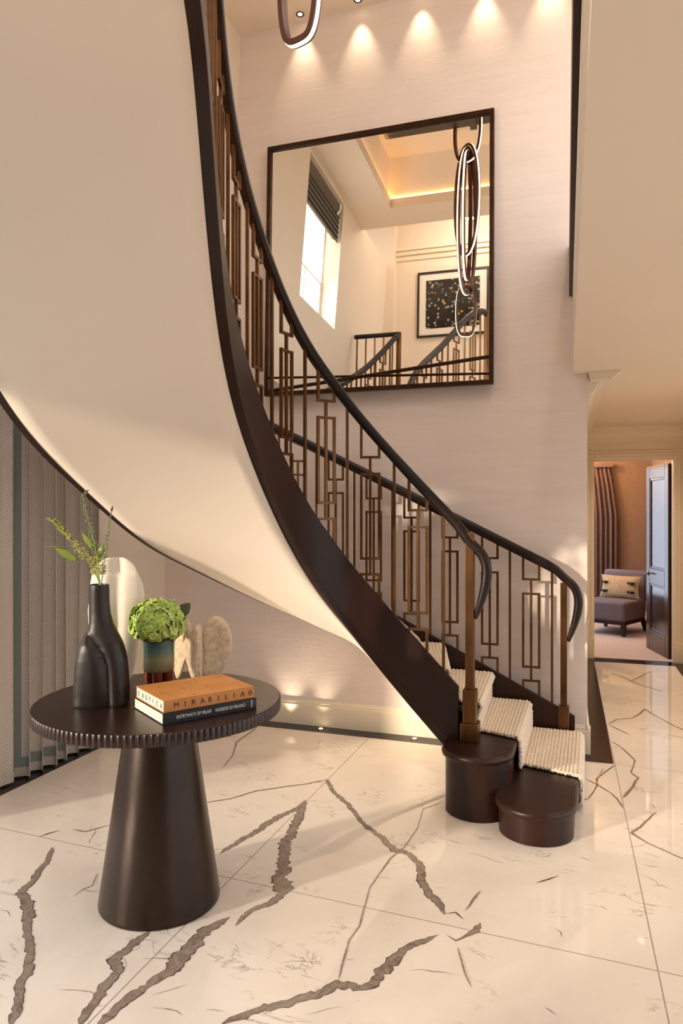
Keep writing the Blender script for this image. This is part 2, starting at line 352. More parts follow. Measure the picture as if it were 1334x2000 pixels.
for i in range(110):
    x, y = RNG.uniform(-2.7, 1.0), RNG.uniform(1.7, 4.3); g = RNG.choice([.35, .6, 2.2, -.5]) + RNG.normal(0, .35); L_ = RNG.uniform(.03, .16); r_ = [(x, y, RNG.uniform(.0014, .0042))]
    for k in range(RNG.integers(2, 5)):
        g += RNG.normal(0, .35); x += L_ / 3 * math.cos(g); y += L_ / 3 * math.sin(g); r_.append((x, y, RNG.uniform(.0014, .0042)))
    vein(r_, .0005)
fl = struct(b.build('floor', [M['marble'], M['vein'], M['veined']]))
# dark border stones round the marble
bt = MB(); bt.prism([(-2.96, 4.40), (-.013, 4.40), (-.013, 4.56), (-2.96, 4.56)], -.02, .0012)
bt.prism([(-3.0, -1.6), (-2.845, -1.6), (-2.845, 4.40), (-3.0, 4.40)], -.02, .0012)
bt.prism([H(-.02, 4.40)[:2], H(.262, 4.40)[:2], H(.262, 7.36)[:2], H(-.02, 7.36)[:2]], -.02, .0014)
bt.prism([H(.98, 5.0)[:2], H(1.13, 5.0)[:2], H(1.13, 7.36)[:2], H(.98, 7.36)[:2]], -.02, .0014)
bt.prism([H(.10, 7.36)[:2], H(1.13, 7.36)[:2], H(1.13, 7.55)[:2], H(.10, 7.55)[:2]], -.02, .0016)
struct(bt.build('trim_1', M['blackstone']))

# ------------------------------------------------------------------ lower walls
w = MB(); w.box((-3.1, WN, 0), (-.019, WN + .12, 4.86)); struct(w.build('wall_back', M['plaster']))
w = MB()
w.box((-3.12, 2.2, 0), (-3.02, WN, 2.72)); w.box((-3.12, -1.6, 2.2), (-3.02, 2.2, 2.72)); w.box((-3.12, 1.46, 2.62), (-2.46, WN, 2.72)); w.box((-3.02, 3.80, 0), (-2.95, WN, 2.6))
struct(w.build('wall_left', M['paint']))
w = MB()   # upper left wall, leaning slightly inwards, with a window opening
def uw(z): return -2.45 + (z - 2.6) * .055
N0, N1, Z0, Z1 = 2.08, 3.08, 3.47, 4.775
def wq(na, nb, za, zb):
    vs = []
    for z in (za, zb):
        for (n_, d) in ((na, 0), (nb, 0), (nb, -.30), (na, -.30)): vs.append((uw(z) + d, n_, z))
    w.add(vs, [(0,3,2,1),(4,5,6,7),(0,1,5,4),(1,2,6,5),(2,3,7,6),(3,0,4,7)])
wq(.25, N0, 2.6, 4.86); wq(N1, WN, 2.6, 4.86); wq(N0, N1, 2.6, Z0); wq(N0, N1, Z1, 4.86)
w.box((-2.75, .08, 2.72), (-2.235, .25, 5.5))
struct(w.build('wall_left_upper', M['paint']))
w = MB(); w.box((-2.75, -.02, ZF), (3.2, .1, 5.5)); struct(w.build('wall_front_upper', M['paint']))

w = MB(); w.prism([H(1.24, 5.0)[:2], H(3.1, 5.0)[:2], H(3.1, 5.12)[:2], H(1.24, 5.12)[:2]], 0, ZG); struct(w.build('wall_right_return', M['paint']))
w = MB(); w.box((-3.12, -1.72, 0), (3.3, -1.6, 2.75)); struct(w.build('wall_front', M['wood']))  # unseen wall behind the camera, added in dark wood to cut bounce light
# hallway walls
w = MB(); w.prism([H(.12, 4.55)[:2], H(.12, 7.53)[:2], H(.0, 7.53)[:2], (-.15, WN + .12)], 0, ZG + .02); struct(w.build('wall_hall_left', M['paint']))
w = MB(); w.prism([H(1.12, 5.0)[:2], H(1.24, 5.0)[:2], H(1.24, 7.53)[:2], H(1.12, 7.53)[:2]], 0, ZG + .02); struct(w.build('wall_hall_right', M['paint']))
w = MB()   # end wall with the doorway
DP0, DP1, DZ = .268, .985, 1.955
for a, c, z0, z1 in ((.0, DP0, 0, ZG + .02), (DP1, 1.24, 0, ZG + .02), (DP0, DP1, DZ, ZG + .02)):
    w.prism([H(a, 7.53)[:2], H(c, 7.53)[:2], H(c, 7.65)[:2], H(a, 7.65)[:2]], z0, z1)
struct(w.build('wall_hall_end', M['trimpaint']))
# ceilings
w = MB(); w.prism([H(.04, -1.5)[:2], H(3.1, -1.5)[:2], H(3.1, 7.6)[:2], H(.04, 7.6)[:2]], ZG, 2.75); struct(w.build('ceiling', M['ceil']))
w = MB()   # upper ceiling with a raised coffer
ZC = 4.80; CU0, CU1, CN0, CN1 = -1.9, -.02, 1.83, 3.9
for lo, hi in (((-2.75, 1.42, ZC), (CU0, WN + .1, ZC + .1)), ((CU1, 1.42, ZC), (.3, WN + .1, ZC + .1)), ((CU0, CN1, ZC), (CU1, WN + .1, ZC + .1)), ((CU0, 1.42, ZC), (CU1, CN0, ZC + .1))): w.box(lo, hi)
w.box((-2.75, -.02, 5.45), (.3, 1.42, 5.5)); w.box((-2.75, 1.40, ZC + .1), (.3, 1.46, 5.5))
SU0, SU1, SN0, SN1, ZS = -1.865, -.06, 2.07, 3.75, 5.2
q = [(CU0 - .05, CN0 - .05), (CU1 + .05, CN0 - .05), (CU1 + .05, CN1 + .05), (CU0 - .05, CN1 + .05)]; q2 = [(SU0, SN0), (SU1, SN0), (SU1, SN1), (SU0, SN1)]
vs = [(a, c, ZC + .1) for a, c in q] + [(a, c, ZS) for a, c in q2]
w.add(vs, [(i, (i + 1) % 4, 4 + (i + 1) % 4, 4 + i) for i in range(4)])
vs = [(a, c, ZS) for a, c in q2] + [(a, c, ZS) for a, c in ((SU0 + .05, SN0 + .33), (SU1 - .05, SN0 + .33), (SU1 - .05, SN1 - .2), (SU0 + .05, SN1 - .2))]
w.add(vs, [(i, (i + 1) % 4, 4 + (i + 1) % 4, 4 + i) for i in range(4)])
struct(w.build('ceiling_upper', M['ceil']))
w = MB(); w.box((SU0 + .02, SN0 + .30, ZS + .002), (SU1 - .02, SN1 - .17, ZS + .06)); w.box((-1.0, SN0 + .31, ZS - .03), (-.94, SN1 - .18, ZS + .05))
struct(w.build('window_2', M['skyglass']))
t = thing('cove_light', (-1, 2.8, ZC + .1), 'warm strip light hidden on the ledge round the raised ceiling, in the mirror', 'light')
for lo, hi in (((CU0 - .03, CN0, ZC + .105), (CU0 - .015, CN1, ZC + .12)), ((CU0, CN0 - .03, ZC + .105), (CU1, CN0 - .015, ZC + .12))):
    w = MB(); w.box(lo, hi); w.build('led_strip', M['cove'], t)
# landing slab of the upper floor and its fascia
w = MB(); w.prism([(-3.0, -.4), (-.9, -.4), (-.9, 1.46), (-3.0, 1.46)], 2.70, ZF); struct(w.build('floor_upper', M['soffit']))
w = MB(); w.prism([H(.018, -.6)[:2], H(.039, -.6)[:2], H(.039, 4.545)[:2], H(.018, 4.545)[:2]], 2.75, 3.05); struct(w.build('trim_2', M['wood']))
# baseboards
def skirt(name, a, c, out, h=.17):
    m = MB(); a = np.array(a); c = np.array(c); o = np.array(out, float)
    prof = [(0, 0), (.018, 0), (.018, h - .035), (.013, h - .028), (.013, h - .018), (.007, h - .008), (.004, h), (0, h)]
    G = [[(*(e + o * d)[:2], z) for d, z in prof] for e in (a, c)]
    m.grid(G, closed_v=True); m.f.append(tuple(range(8))); m.m.append(0); m.f.append(tuple(range(8, 16))); m.m.append(0)
    return struct(m.build(name, M['trimpaint']))
skirt('baseboard_back', (-2.95, WN), (-.0, WN), (0, -1)); skirt('baseboard_left', (-2.95, 3.80), (-2.95, WN), (1, 0))
skirt('baseboard_hall', H(.12, 4.52)[:2], H(.12, 7.53)[:2], (1, .03)); skirt('baseboard_hall_right', H(1.12, 5.0)[:2], H(1.12, 7.53)[:2], (-1, 0))
w = MB(); w.prism([H(.965 + .02, 7.49)[:2], H(1.10, 7.49)[:2], H(1.10, 7.53)[:2], H(.985, 7.53)[:2]], 0, .20); struct(w.build('baseboard_end', M['trimpaint'], bevel=.004))
w = MB(); w.prism([H(.12, 7.49)[:2], H(DP0 - .005, 7.49)[:2], H(DP0 - .005, 7.53)[:2], H(.12, 7.53)[:2]], 0, .20); struct(w.build('baseboard_end_left', M['trimpaint'], bevel=.004))
# cornices of the hallway
w = MB()
cp = [(0, ZG - .15), (.02, ZG - .15), (.025, ZG - .115), (.045, ZG - .10), (.06, ZG - .06), (.10, ZG - .045), (.105, ZG - .02), (.128, ZG - .012), (.128, ZG), (0, ZG)]
for a, c, o in ((H(.12, 4.56), H(.12, 7.53), np.array(H(1, 0))), (H(.12, 7.53), H(1.12, 7.53), -np.array(H(0, 1)))):
    G = [[tuple(np.array(e) + o * d + np.array((0, 0, z))) for d, z in cp] for e in (a, c)]
    w.grid(G, closed_v=True); k = len(w.v); w.f.append(tuple(range(k - 20, k - 10))); w.m.append(0)
struct(w.build('trim_3', M['trimpaint']))
w = MB()   # stop end of the ceiling moulding
a = [H(.125, 4.50, ZG - .001), H(.31, 4.50, ZG - .001), H(.26, 4.50, ZG - .045), H(.14, 4.50, ZG - .05)]; c = [H(.125, 4.60, ZG - .001), H(.31, 4.60, ZG - .001), H(.26, 4.60, ZG - .045), H(.14, 4.60, ZG - .05)]
w.add(a + c, [(0, 1, 2, 3), (7, 6, 5, 4), (0, 4, 5, 1), (1, 5, 6, 2), (2, 6, 7, 3), (3, 7, 4, 0)]); struct(w.build('trim_4', M['trimpaint']))
# gallery picture-wall cornice (seen in the mirror)
w = MB(); w.box((-2.27, .1, 5.02), (.3, .16, 5.07)); w.box((-2.27, .1, 5.07), (.3, .19, 5.11)); w.box((-2.27, .1, 4.96), (.3, .125, 5.02)); struct(w.build('trim_5', M['trimpaint'], bevel=.008))
# door casing (stepped architrave)
w = MB(); yb = 7.53
def cas(p0, p1, z0, z1, t_):
    w.prism([H(p0, yb - t_)[:2], H(p1, yb - t_)[:2], H(p1, yb)[:2], H(p0, yb)[:2]], z0, z1)
for k, (e, t_) in enumerate(((.0, .012), (.03, .022), (.062, .030))):
    wd = .095 - e
    cas(DP0 - wd, DP0, 0, DZ + wd, t_); cas(DP1, DP1 + wd, 0, DZ + wd, t_); cas(DP0, DP1, DZ, DZ + wd, t_)
struct(w.build('door_casing', M['trimpaint'], bevel=.003)).name = 'trim_6'

# ------------------------------------------------------------------ upper window in the left wall (seen in the mirror)
win = thing('window_1', (uw(4), (N0 + N1) / 2, Z0), 'tall white sash window beside the stairwell, seen in the mirror', 'window'); win['kind'] = 'structure'
def wp(n_, z, d): return (uw(z) - d, n_, z)
m = MB()
for na, nb, za, zb in ((N0, N0 + .06, Z0, Z1), (N1 - .06, N1, Z0, Z1), (N0, N1, Z0, Z0 + .07), (N0, N1, Z1 - .05, Z1), (N0, N1, 3.93, 3.98), ((N0 + N1) / 2 - .012, (N0 + N1) / 2 + .012, Z0, 3.95)):
    vs = [wp(*p) for z in (za, zb) for p in ((na, z, .17), (nb, z, .17), (nb, z, .21), (na, z, .21))]
    m.add(vs, [(0,3,2,1),(4,5,6,7),(0,1,5,4),(1,2,6,5),(2,3,7,6),(3,0,4,7)])
m.build('window_frame', M['whiteframe'], win)
m = MB(); m.add([wp(N0, Z0, .215), wp(N1, Z0, .215), wp(N1, Z1, .215), wp(N0, Z1, .215)], [(0, 1, 2, 3)]); m.build('pane', M['glowglass'], win)
m = MB(); m.add([wp(N0 + .06, 3.96, .165), wp(N1 - .06, 3.96, .165), wp(N1 - .06, Z1 - .1, .165), wp(N0 + .06, Z1 - .1, .165)], [(0, 1, 2, 3)]); m.build('roller_shade', M['sheer'], win)
bl = thing('roman_blind', (uw(4.5) - .1, (N0 + N1) / 2, 4.32), 'grey striped roman blind gathered at the top of the window in the mirror', 'blind')
m = MB(); prof = [(.0, Z1 + .0)]
rows = []
for k in range(6):
    z = Z1 - .08 - k * .056 - (.0 if k else -.08)
    rows += [(.10 - .012 * k * .2, z), (.045, z - .012), (.04, z - .045)]
G = [[(uw(z) - d, n_, z) for d, z in rows] for n_ in np.linspace(N0 + .012, N1 - .012, 12)]
m.grid(G); o = m.build('blind_folds', M['blind'], bl, smooth=True); o.modifiers.new('s', 'SOLIDIFY').thickness = .008
m = MB()
for k in range(1, 6): z = Z1 - .10 - k * .052; m.tube([(uw(z) - .034, n_, z + .004) for n_ in (N0 + .014, N1 - .014)], .006, 6)
m.build('blind_batten', plain('dark_blind_piping', '35302A', .7), bl)
# framed print on the gallery wall (seen in the mirror)
pf = thing('framed_print', (-1.5, .1, 3.94), 'framed dark print of coloured light dots with white mount, in the mirror', 'picture')
a0, a1, z0, z1 = -1.955, -1.06, 3.94, 4.78
m = MB()
for lo, hi in (((a0, .1, z0), (a1, .135, z0 + .025)), ((a0, .1, z1 - .025), (a1, .135, z1)), ((a0, .1, z0 + .025), (a0 + .025, .135, z1 - .025)), ((a1 - .025, .1, z0 + .025), (a1, .135, z1 - .025))): m.box(lo, hi)
m.build('frame', M['frameblk'], pf, bevel=.003)
m = MB(); m.box((a0 + .02, .105, z0 + .02), (a1 - .02, .118, z1 - .02)); m.build('mount', M['mat'], pf)
m = MB(); m.box((a0 + .11, .116, z0 + .11), (a1 - .11, .121, z1 - .11)); m.build('print', M['art'], pf)

# ------------------------------------------------------------------ ceiling downlights over the feature wall, floor uplights
SPOTU = [-1.847, -1.439, -1.03, -.625, -.23]
nm = ['first and leftmost', 'second from left', 'third from left', 'fourth from left', 'fifth and rightmost']
for k, u in enumerate(SPOTU):
    r = thing('recessed_downlight', (u, 4.465, ZC), 'small round recessed ceiling spotlight above the mirror wall, %s of the row' % nm[k], 'light', 'ceiling spotlights washing the mirror wall')
    m = MB(); m.lathe([(.016, -.001), (.026, -.001), (.028, -.004), (.018, -.005), (.016, -.002)], (u, 4.465, ZC), 24); m.build('bezel', M['bronze'], r, smooth=True)
    m = MB(); m.lathe([(.0155, -.003), (.0155, -.001)], (u, 4.465, ZC), 20); m.build('lamp', M['spotled'], r)
    ld = bpy.data.lights.new('spot', 'SPOT'); lo = bpy.data.objects.new('downlight_beam', ld); COL.objects.link(lo); lo.location = (u, 4.465, ZC - .012)
    ld.energy = 9; ld.color = (1, .80, .55); ld.spot_size = math.radians(58); ld.spot_blend = 1; ld.shadow_soft_size = .012
    lo.rotation_euler = (math.radians(7), 0, 0)
FLP = [(-1.80, 4.475), (-.85, 4.475)]
for k, (u, n_) in enumerate(((-1.7, 4.47), (-1.06, 4.47))):
    r = thing('floor_uplight', (u, n_, .0012), ('small glowing brass floor light in the dark border, nearer the round table', 'small glowing brass floor light in the dark border, beside the bottom of the stairs')[k], 'light', 'floor uplights in the dark border')
    m = MB(); m.lathe([(.012, 0), (.026, 0), (.024, .0025), (.013, .003)], (u, n_, .0012), 24); m.build('bezel', M['brass'], r, smooth=True)
    m = MB(); m.lathe([(.0125, .002), (.0125, .0045)], (u, n_, .0012), 16); m.build('lamp', M['spotled'], r)
    ld = bpy.data.lights.new('spot', 'SPOT'); lo = bpy.data.objects.new('uplight_beam', ld); COL.objects.link(lo); lo.location = (u, n_, .012)
    ld.energy = 10; ld.color = (1, .80, .56); ld.spot_size = math.radians(84); ld.spot_blend = 1; ld.shadow_soft_size = .012; lo.rotation_euler = (PI + math.radians(13), 0, 0)

# ------------------------------------------------------------------ wall mirror
MC = np.array((-1.333, 4.492, 3.097)); mn = np.array((-.0142, .99936, -.033)); mn /= np.linalg.norm(mn)
mx = np.cross(mn, (0, 0, 1)); mx /= np.linalg.norm(mx); mx = -mx if mx[0] < 0 else mx; mz = np.cross(mx, mn); mz = mz if mz[2] > 0 else -mz
ang = math.radians(-.35); mx2 = mx * math.cos(ang) + mz * math.sin(ang) * -1; mx2 = mx; 
hw, hh, fw = .768, .862, .027
mir = thing('wall_mirror', tuple(MC - mz * hh), 'large square bronze-framed mirror on the textured wall above the stairs', 'mirror')
m = MB()
for sx in (-1, 1): m.obox(MC + mx * sx * (hw - fw / 2), mx * fw / 2, mn * .02, mz * hh)
for sz in (-1, 1): m.obox(MC + mz * sz * (hh - fw / 2), mx * (hw - fw), mn * .02, mz * fw / 2)
m.build('frame', M['bronze'], mir, bevel=.003)
m = MB(); m.add([MC + mx * a * (hw - fw) + mz * c * (hh - fw) for a, c in ((-1, -1), (1, -1), (1, 1), (-1, 1))], [(0, 1, 2, 3)]); m.build('glass', M['mirror'], mir)
for (za, zb) in ((-.735, -.795), (-.825, -.69)):
    m = MB(); p0 = MC - mx * (hw - fw) + mz * za - mn * .010; p1 = MC + mx * (hw - fw) + mz * zb - mn * .010
    if za < -.8: p0 = p0 - mn * .013; p1 = p1 - mn * .013
    m.tube([p0, (p0 + p1) / 2, p1], .006, 8); m.build('cross_rod', M['bronze'], mir, smooth=True)

# ------------------------------------------------------------------ curved staircase
CT = np.array([[-0.5505, 3.592, 0.1308], [-0.801, 3.5928, 0.388], [-0.9915, 3.592, 0.589], [-1.2064, 3.5363, 0.8483], [-1.3424, 3.406, 1.0805], [-1.4111, 3.1715, 1.3685], [-1.4119, 2.8309, 1.707], [-1.3375, 2.4763, 1.984], [-1.1836, 2.088, 2.3359], [-1.0239, 1.7361, 2.6985], [-0.9113, 1.4977, 2.7021]])
def bspl(P, n=60):
    P = np.vstack([2 * P[0] - P[1], P, 2 * P[-1] - P[-2]]); out = []
    for i in range(len(P) - 3):
        t = np.linspace(0, 1, n, endpoint=False)[:, None]
        out.append(((1 - t)**3 * P[i] + (3*t**3 - 6*t**2 + 4) * P[i+1] + (-3*t**3 + 3*t**2 + 3*t + 1) * P[i+2] + t**3 * P[i+3]) / 6)
    out.append(((P[-3] + 4 * P[-2] + P[-1]) / 6)[None]); return np.vstack(out)
class Curve:
    """plan curve with heights: zb string bottom, zt string top, zr underside of the rail; n points to the well side"""
    def __init__(s, xy, zb, zt, zr):
        s.xy = xy; s.zb = zb; s.zt = zt; s.zr = zr
        d = np.linalg.norm(np.diff(xy, axis=0), axis=1); s.s = np.concatenate([[0], np.cumsum(d)])
        T = np.gradient(xy, axis=0); s.t = T / np.linalg.norm(T, axis=1)[:, None]; s.n = np.stack([-s.t[:, 1], s.t[:, 0]], -1); s.L = s.s[-1]
    def at(s, q):
        f = lambda a: np.interp(q, s.s, a)
        p = np.array([f(s.xy[:, 0]), f(s.xy[:, 1])]); t = np.array([f(s.t[:, 0]), f(s.t[:, 1])]); t /= np.linalg.norm(t)
        return p, t, np.array([-t[1], t[0]]), f(s.zb), f(s.zt), f(s.zr)
Cs = bspl(CT); xx = np.clip((np.linspace(0, 1, len(Cs)) - .35) / .4, 0, 1)
hs = .3629 - .0707 * xx; hr = .7751 - .0966 * xx
INN = Curve(Cs[:, :2], Cs[:, 2], Cs[:, 2] + hs, Cs[:, 2] + hs + hr)
# outer curve: 0.88 m outside the inner one, held off the wall
O = Cs[:, :2] - INN.n * .88
ext = np.stack([O[0, 0] + np.linspace(.8, .01, 60), np.full(60, O[0, 1])], -1)
OU = np.vstack([ext, O]); OU[:, 1] = np.minimum(OU[:, 1], 4.43)
so = np.concatenate([[0], np.cumsum(np.linalg.norm(np.diff(OU, axis=0), axis=1))])
q = np.linspace(0, so[-1], 520); OU = np.stack([np.interp(q, so, OU[:, 0]), np.interp(q, so, OU[:, 1])], -1)
ker = np.ones(25) / 25
for _ in range(2):
    pad = np.vstack([np.repeat(OU[:1], 12, 0) + (OU[0] - OU[1]) * np.arange(12, 0, -1)[:, None], OU, np.repeat(OU[-1:], 12, 0) + (OU[-1] - OU[-2]) * np.arange(1, 13)[:, None]])
    OU = np.stack([np.convolve(pad[:, k], ker, 'valid') for k in (0, 1)], -1)
so = np.concatenate([[0], np.cumsum(np.linalg.norm(np.diff(OU, axis=0), axis=1))])
KS = [0, .43, 1.8, 2.13, 2.4, 2.74, 3.11, 3.375, 3.52, 3.66, 3.88, 4.1, 4.27, 4.6, 4.95, 5.2, 6]
KZ = [-.245, -.03, .657, .812, .935, 1.104, 1.262, 1.42, 1.50, 1.577, 1.68, 1.795, 1.89, 2.13, 2.46, 2.70, 2.70]
zo = np.interp(so, KS, KZ); pad = np.pad(zo, 20, mode='reflect', reflect_type='odd'); zo = np.convolve(pad, np.ones(41) / 41, 'valid')
OUT = Curve(OU, np.maximum(zo, .0), zo + .325, zo + .325 + np.interp(so, [0, 2, 4.5], [.775, .775, .69]))
RH = .155
def at_top(c, z):   # arc length where the string top reaches z
    i = int(np.argmax(c.zt >= z)) if c.zt[-1] >= z else len(c.zt) - 1
    if i == 0: return 0.0
    f = (z - c.zt[i - 1]) / (c.zt[i] - c.zt[i - 1]); return c.s[i - 1] + f * (c.s[i] - c.s[i - 1])

st = thing('curved_staircase', (-.6, 3.9, 0), 'curved staircase with dark wooden strings, white plaster underside and cream runner', 'staircase')
def sweep(c, s0, s1, prof, n=None, off=0):
    """prof(s)->list of (w along n, z)"""
    n = n or int((s1 - s0) / .012) + 2; G = []
    for s_ in np.linspace(s0, s1, n):
        p, t, nn, zb, zt, zr = c.at(s_)
        G.append([(p[0] + nn[0] * w, p[1] + nn[1] * w, z) for w, z in prof(zb, zt, zr)])
    return G
def solid(G, mb):
    k = len(G[0]); o = mb.grid(G, closed_v=True); mb.f.append(tuple(o + j for j in range(k))); mb.m.append(0)
    e = o + (len(G) - 1) * k; mb.f.append(tuple(e + j for j in range(k - 1, -1, -1))); mb.m.append(0)
S0 = .075
ext_in = INN.L
m = MB(); solid(sweep(INN, S0, INN.L, lambda b, t, r: [(.017, b), (.017, t - .004), (.012, t), (-.012, t), (-.017, t - .004), (-.017, b)]), m)
m.build('inner_string', M['wood'], st, smooth=True, angle=30)
m = MB()   # stepped moulding along the lower edge of the string, well side
solid(sweep(INN, S0 + .01, INN.L, lambda b, t, r: [(.0165, b - .004), (.028, b - .004), (.030, b + .004), (.030, b + .016), (.025, b + .021), (.025, b + .034), (.021, b + .039), (.021, b + .052), (.0165, b + .056)]), m)
m.build('string_moulding', M['wood'], st, smooth=True, angle=25)
m = MB(); solid(sweep(OUT, .34, OUT.L - .02, lambda b, t, r: [(.016, b), (.016, t - .004), (.011, t), (-.011, t), (-.016, t - .004), (-.016, b)]), m)
m.build('outer_string', M['wood'], st, smooth=True, angle=30)
# plaster underside
G = []
ti = np.linspace(.09, INN.L, 240)
sosoff = OUT.s; zsoff = zo
for s_ in ti:
    p, t, n_, zb, zt, zr = INN.at(s_)
    s2 = float(np.interp(zb, zsoff[:500] if False else np.maximum.accumulate(zsoff), sosoff))
    if zb >= 2.69: s2 = OUT.L - .02
    p2, t2, n2, zb2, _, _ = OUT.at(s2)
    k = min(max((2.02 - s2) / .12, 0), 1)
    e = p2 + n2 * .0155 ; gap = max(WN - .004 - e[1], 0)
    e = e + np.array((0, gap)) * k
    a = p - n_ * .012
    G.append([(a[0] + (e[0] - a[0]) * f, a[1] + (e[1] - a[1]) * f, zb + .004 + .014 * f) for f in np.linspace(0, 1, 14)])
m = MB(); m.grid(G, flip=True); o = m.build('soffit', M['soffit'], st, smooth=True, angle=80); md = o.modifiers.new('s', 'SOLIDIFY'); md.thickness = .015; md.offset = -1

# --- bottom curtail steps
def dshape(u0, u1, nc, back, n=28, cr=0):
    r = (u1 - u0) / 2; c = (u0 + u1) / 2
    return [(u1, back)] + [(u1, nc)] * 0 + [(u0, back)] + [(c - r * math.cos(a), nc - r * math.sin(a)) for a in np.linspace(0, PI, n)]
def tread_slab(mb, poly, z0, z1):
    """slab with rounded nosing: rings inset at top and bottom"""
    P = np.array(poly); c = P.mean(0); n = len(P)
    e0 = np.roll(P, 1, 0); e1 = np.roll(P, -1, 0); T = e1 - e0; T /= np.linalg.norm(T, axis=1)[:, None] + 1e-9; N = np.stack([T[:, 1], -T[:, 0]], -1)
    if ((N * (P - c)).sum()) < 0: N = -N
    h = z1 - z0; rings = []
    for ins, z in ((.013, z0), (.004, z0 + h * .12), (0, z0 + h * .35), (0, z0 + h * .65), (.004, z1 - h * .12), (.012, z1)):
        Q = P - N * ins; rings.append(np.c_[Q, np.full(n, z)])
    mb.loft(rings)
# step 1 (lower, right) and step 2 (upper, left)
b1 = dshape(-.415, -.055, 3.35, 4.415); b2 = dshape(-.69, -.345, 3.496, 4.415)
sub = dshape(-.40, -.07, 3.365, 4.41); sub2 = dshape(-.674, -.361, 3.512, 4.41)
s1 = MB(); tread_slab(s1, b1, .118, .155); o1 = s1.build('tread', M['wood'], st, smooth=True, angle=50)
s1 = MB(); s1.prism(sub, .0013, .12); s1.build('drum_riser', M['wood'], st, smooth=True, angle=50)
s1 = MB(); tread_slab(s1, b2, .273, .310); s1.build('tread', M['wood'], st, smooth=True, angle=50)
s1 = MB(); s1.prism(sub2, .0013, .275); s1.build('drum_riser', M['wood'], st, smooth=True, angle=50)
# --- the winders above: each tread and riser its own part
LN = {1: (np.array((-.055, 3.40)), np.array((-.055, 4.41))), 2: (np.array((-.345, 3.52)), np.array((-.345, 4.41)))}
for k in range(3, 20):
    z = k * RH + .035
    pi_, ti_, ni_, *_ = INN.at(at_top(INN, z)); po, to, no, *_ = OUT.at(at_top(OUT, z))
    LN[k] = (pi_ - ni_ * .02, po + no * .018)
for k in range(3, 19):
    a, bq = LN[k]; c, d = LN[k + 1]
    f = np.array((-(bq - a)[1], (bq - a)[0])); f /= np.linalg.norm(f)
    if f @ (a - c) < 0: f = -f
    P = [a + f * .022, bq + f * .022, d, c]
    m = MB(); m.prism(P, k * RH - .03, k * RH); m.build('tread', M['wood'], st, bevel=.008)
    a_ = a + (a - bq) / np.linalg.norm(a - bq) * (.05 if k == 3 else 0); m = MB(); m.prism([a_, bq, bq - f * .02, a_ - f * .02], (k - 1) * RH - .001, k * RH - .03); m.build('riser', M['wood'], st)
# --- runner, looped wool, one piece per step down to the floor
def runner_part(k, v0, v1, res=.0042):
    """loop-pile piece over step k: from the riser behind, forward over the nosing, down its riser"""
    a, bq = LN[k]; c, d = LN[k + 1]
    f = np.array((-(bq - a)[1], (bq - a)[0])); f /= np.linalg.norm(f)
    if f @ (a - c) < 0: f = -f
    ov = .022 if k > 2 else .0; th = .016; zt = k * RH; zbm = max((k - 1) * RH + (.012 if k > 1 else .016), .02)
    path = []   # (kind, param) -> lerp on tread then offsets in front of the riser line
    dep = np.linalg.norm((c + d) / 2 - (a + bq) / 2)
    for t in np.linspace(.97, .02, max(6, int(dep / res))): path.append((t, ov * (1 - t), zt + th))
    R = th + .012
    for g in np.linspace(0, PI / 2, 8)[1:]: path.append((0, ov - .012 + R * math.sin(g), zt - .012 + R * math.cos(g)))
    zz = zt - .03
    xin = ov + th
    for z in np.linspace(zt - .03, zbm, max(6, int((zt - .03 - zbm) / res))):
        x = max(th + .004, xin - (zt - .012 - z) * .6) if k > 2 else max(th - .0, xin - (zt - .012 - z) * .3)
        path.append((0, x, z))
    nv = int(np.linalg.norm(bq - a) * (v1 - v0) / res)
    vs = np.linspace(v0, v1, nv); G = np.zeros((len(path), nv, 3))
    for i, (t, x, z) in enumerate(path):
        pa = a + (c - a) * t + f * x; pb = bq + (d - bq) * t + f * x
        for j, v in enumerate(vs): p = pa + (pb - pa) * v; G[i, j] = (p[0], p[1], z)
    # loops: staggered little mounds pushed out along the normal
    du = np.gradient(G, axis=0); dv = np.gradient(G, axis=1); N = np.cross(dv, du); N /= np.linalg.norm(N, axis=2)[:, :, None] + 1e-9
    if N[len(path) // 4, nv // 2, 2] < 0: N = -N
    ui = np.concatenate([[0], np.cumsum(np.linalg.norm(np.diff(G[:, nv // 2], axis=0), axis=1))]); vj = vs * np.linalg.norm(bq - a)
    UU, VV = np.meshgrid(ui, vj, indexing='ij'); pu, pv = .0185, .0155
    row = np.floor(UU / pu); uu = (UU / pu) % 1 - .5; vv_ = (VV / pv + .5 * (row % 2)) % 1 - .5; hgt = np.sqrt(np.maximum(0, 1 - (1.9 * uu) ** 2 - (1.9 * vv_) ** 2))
    hgt = hgt * (.85 + .3 * RNG.random(hgt.shape))
    G = G + N * (hgt * .0085)[:, :, None]
    m = MB(); m.grid(G); o = m.build('stair_runner', M['loop'], st, smooth=True, angle=180)
    md = o.modifiers.new('s', 'SOLIDIFY'); md.thickness = .014; md.offset = 1 if False else -1
    me = o.data
    # make sure the pile faces outward
    if sum(p.normal.z for p in me.polygons) < 0: me.flip_normals()
    return o
def vof(k, n_):   # parameter on step line k for a given N
    a, bq = LN[k]; return (n_ - a[1]) / (bq[1] - a[1])
runner_part(1, vof(1, 3.655), vof(1, 4.375)); runner_part(2, vof(2, 3.665), vof(2, 4.375))
runner_part(3, .07, .95); runner_part(4, .05, .95)
for k in range(5, 8): runner_part(k, .05, .95, .008)
for k in range(8, 19): runner_part(k, .05, .95, .02)

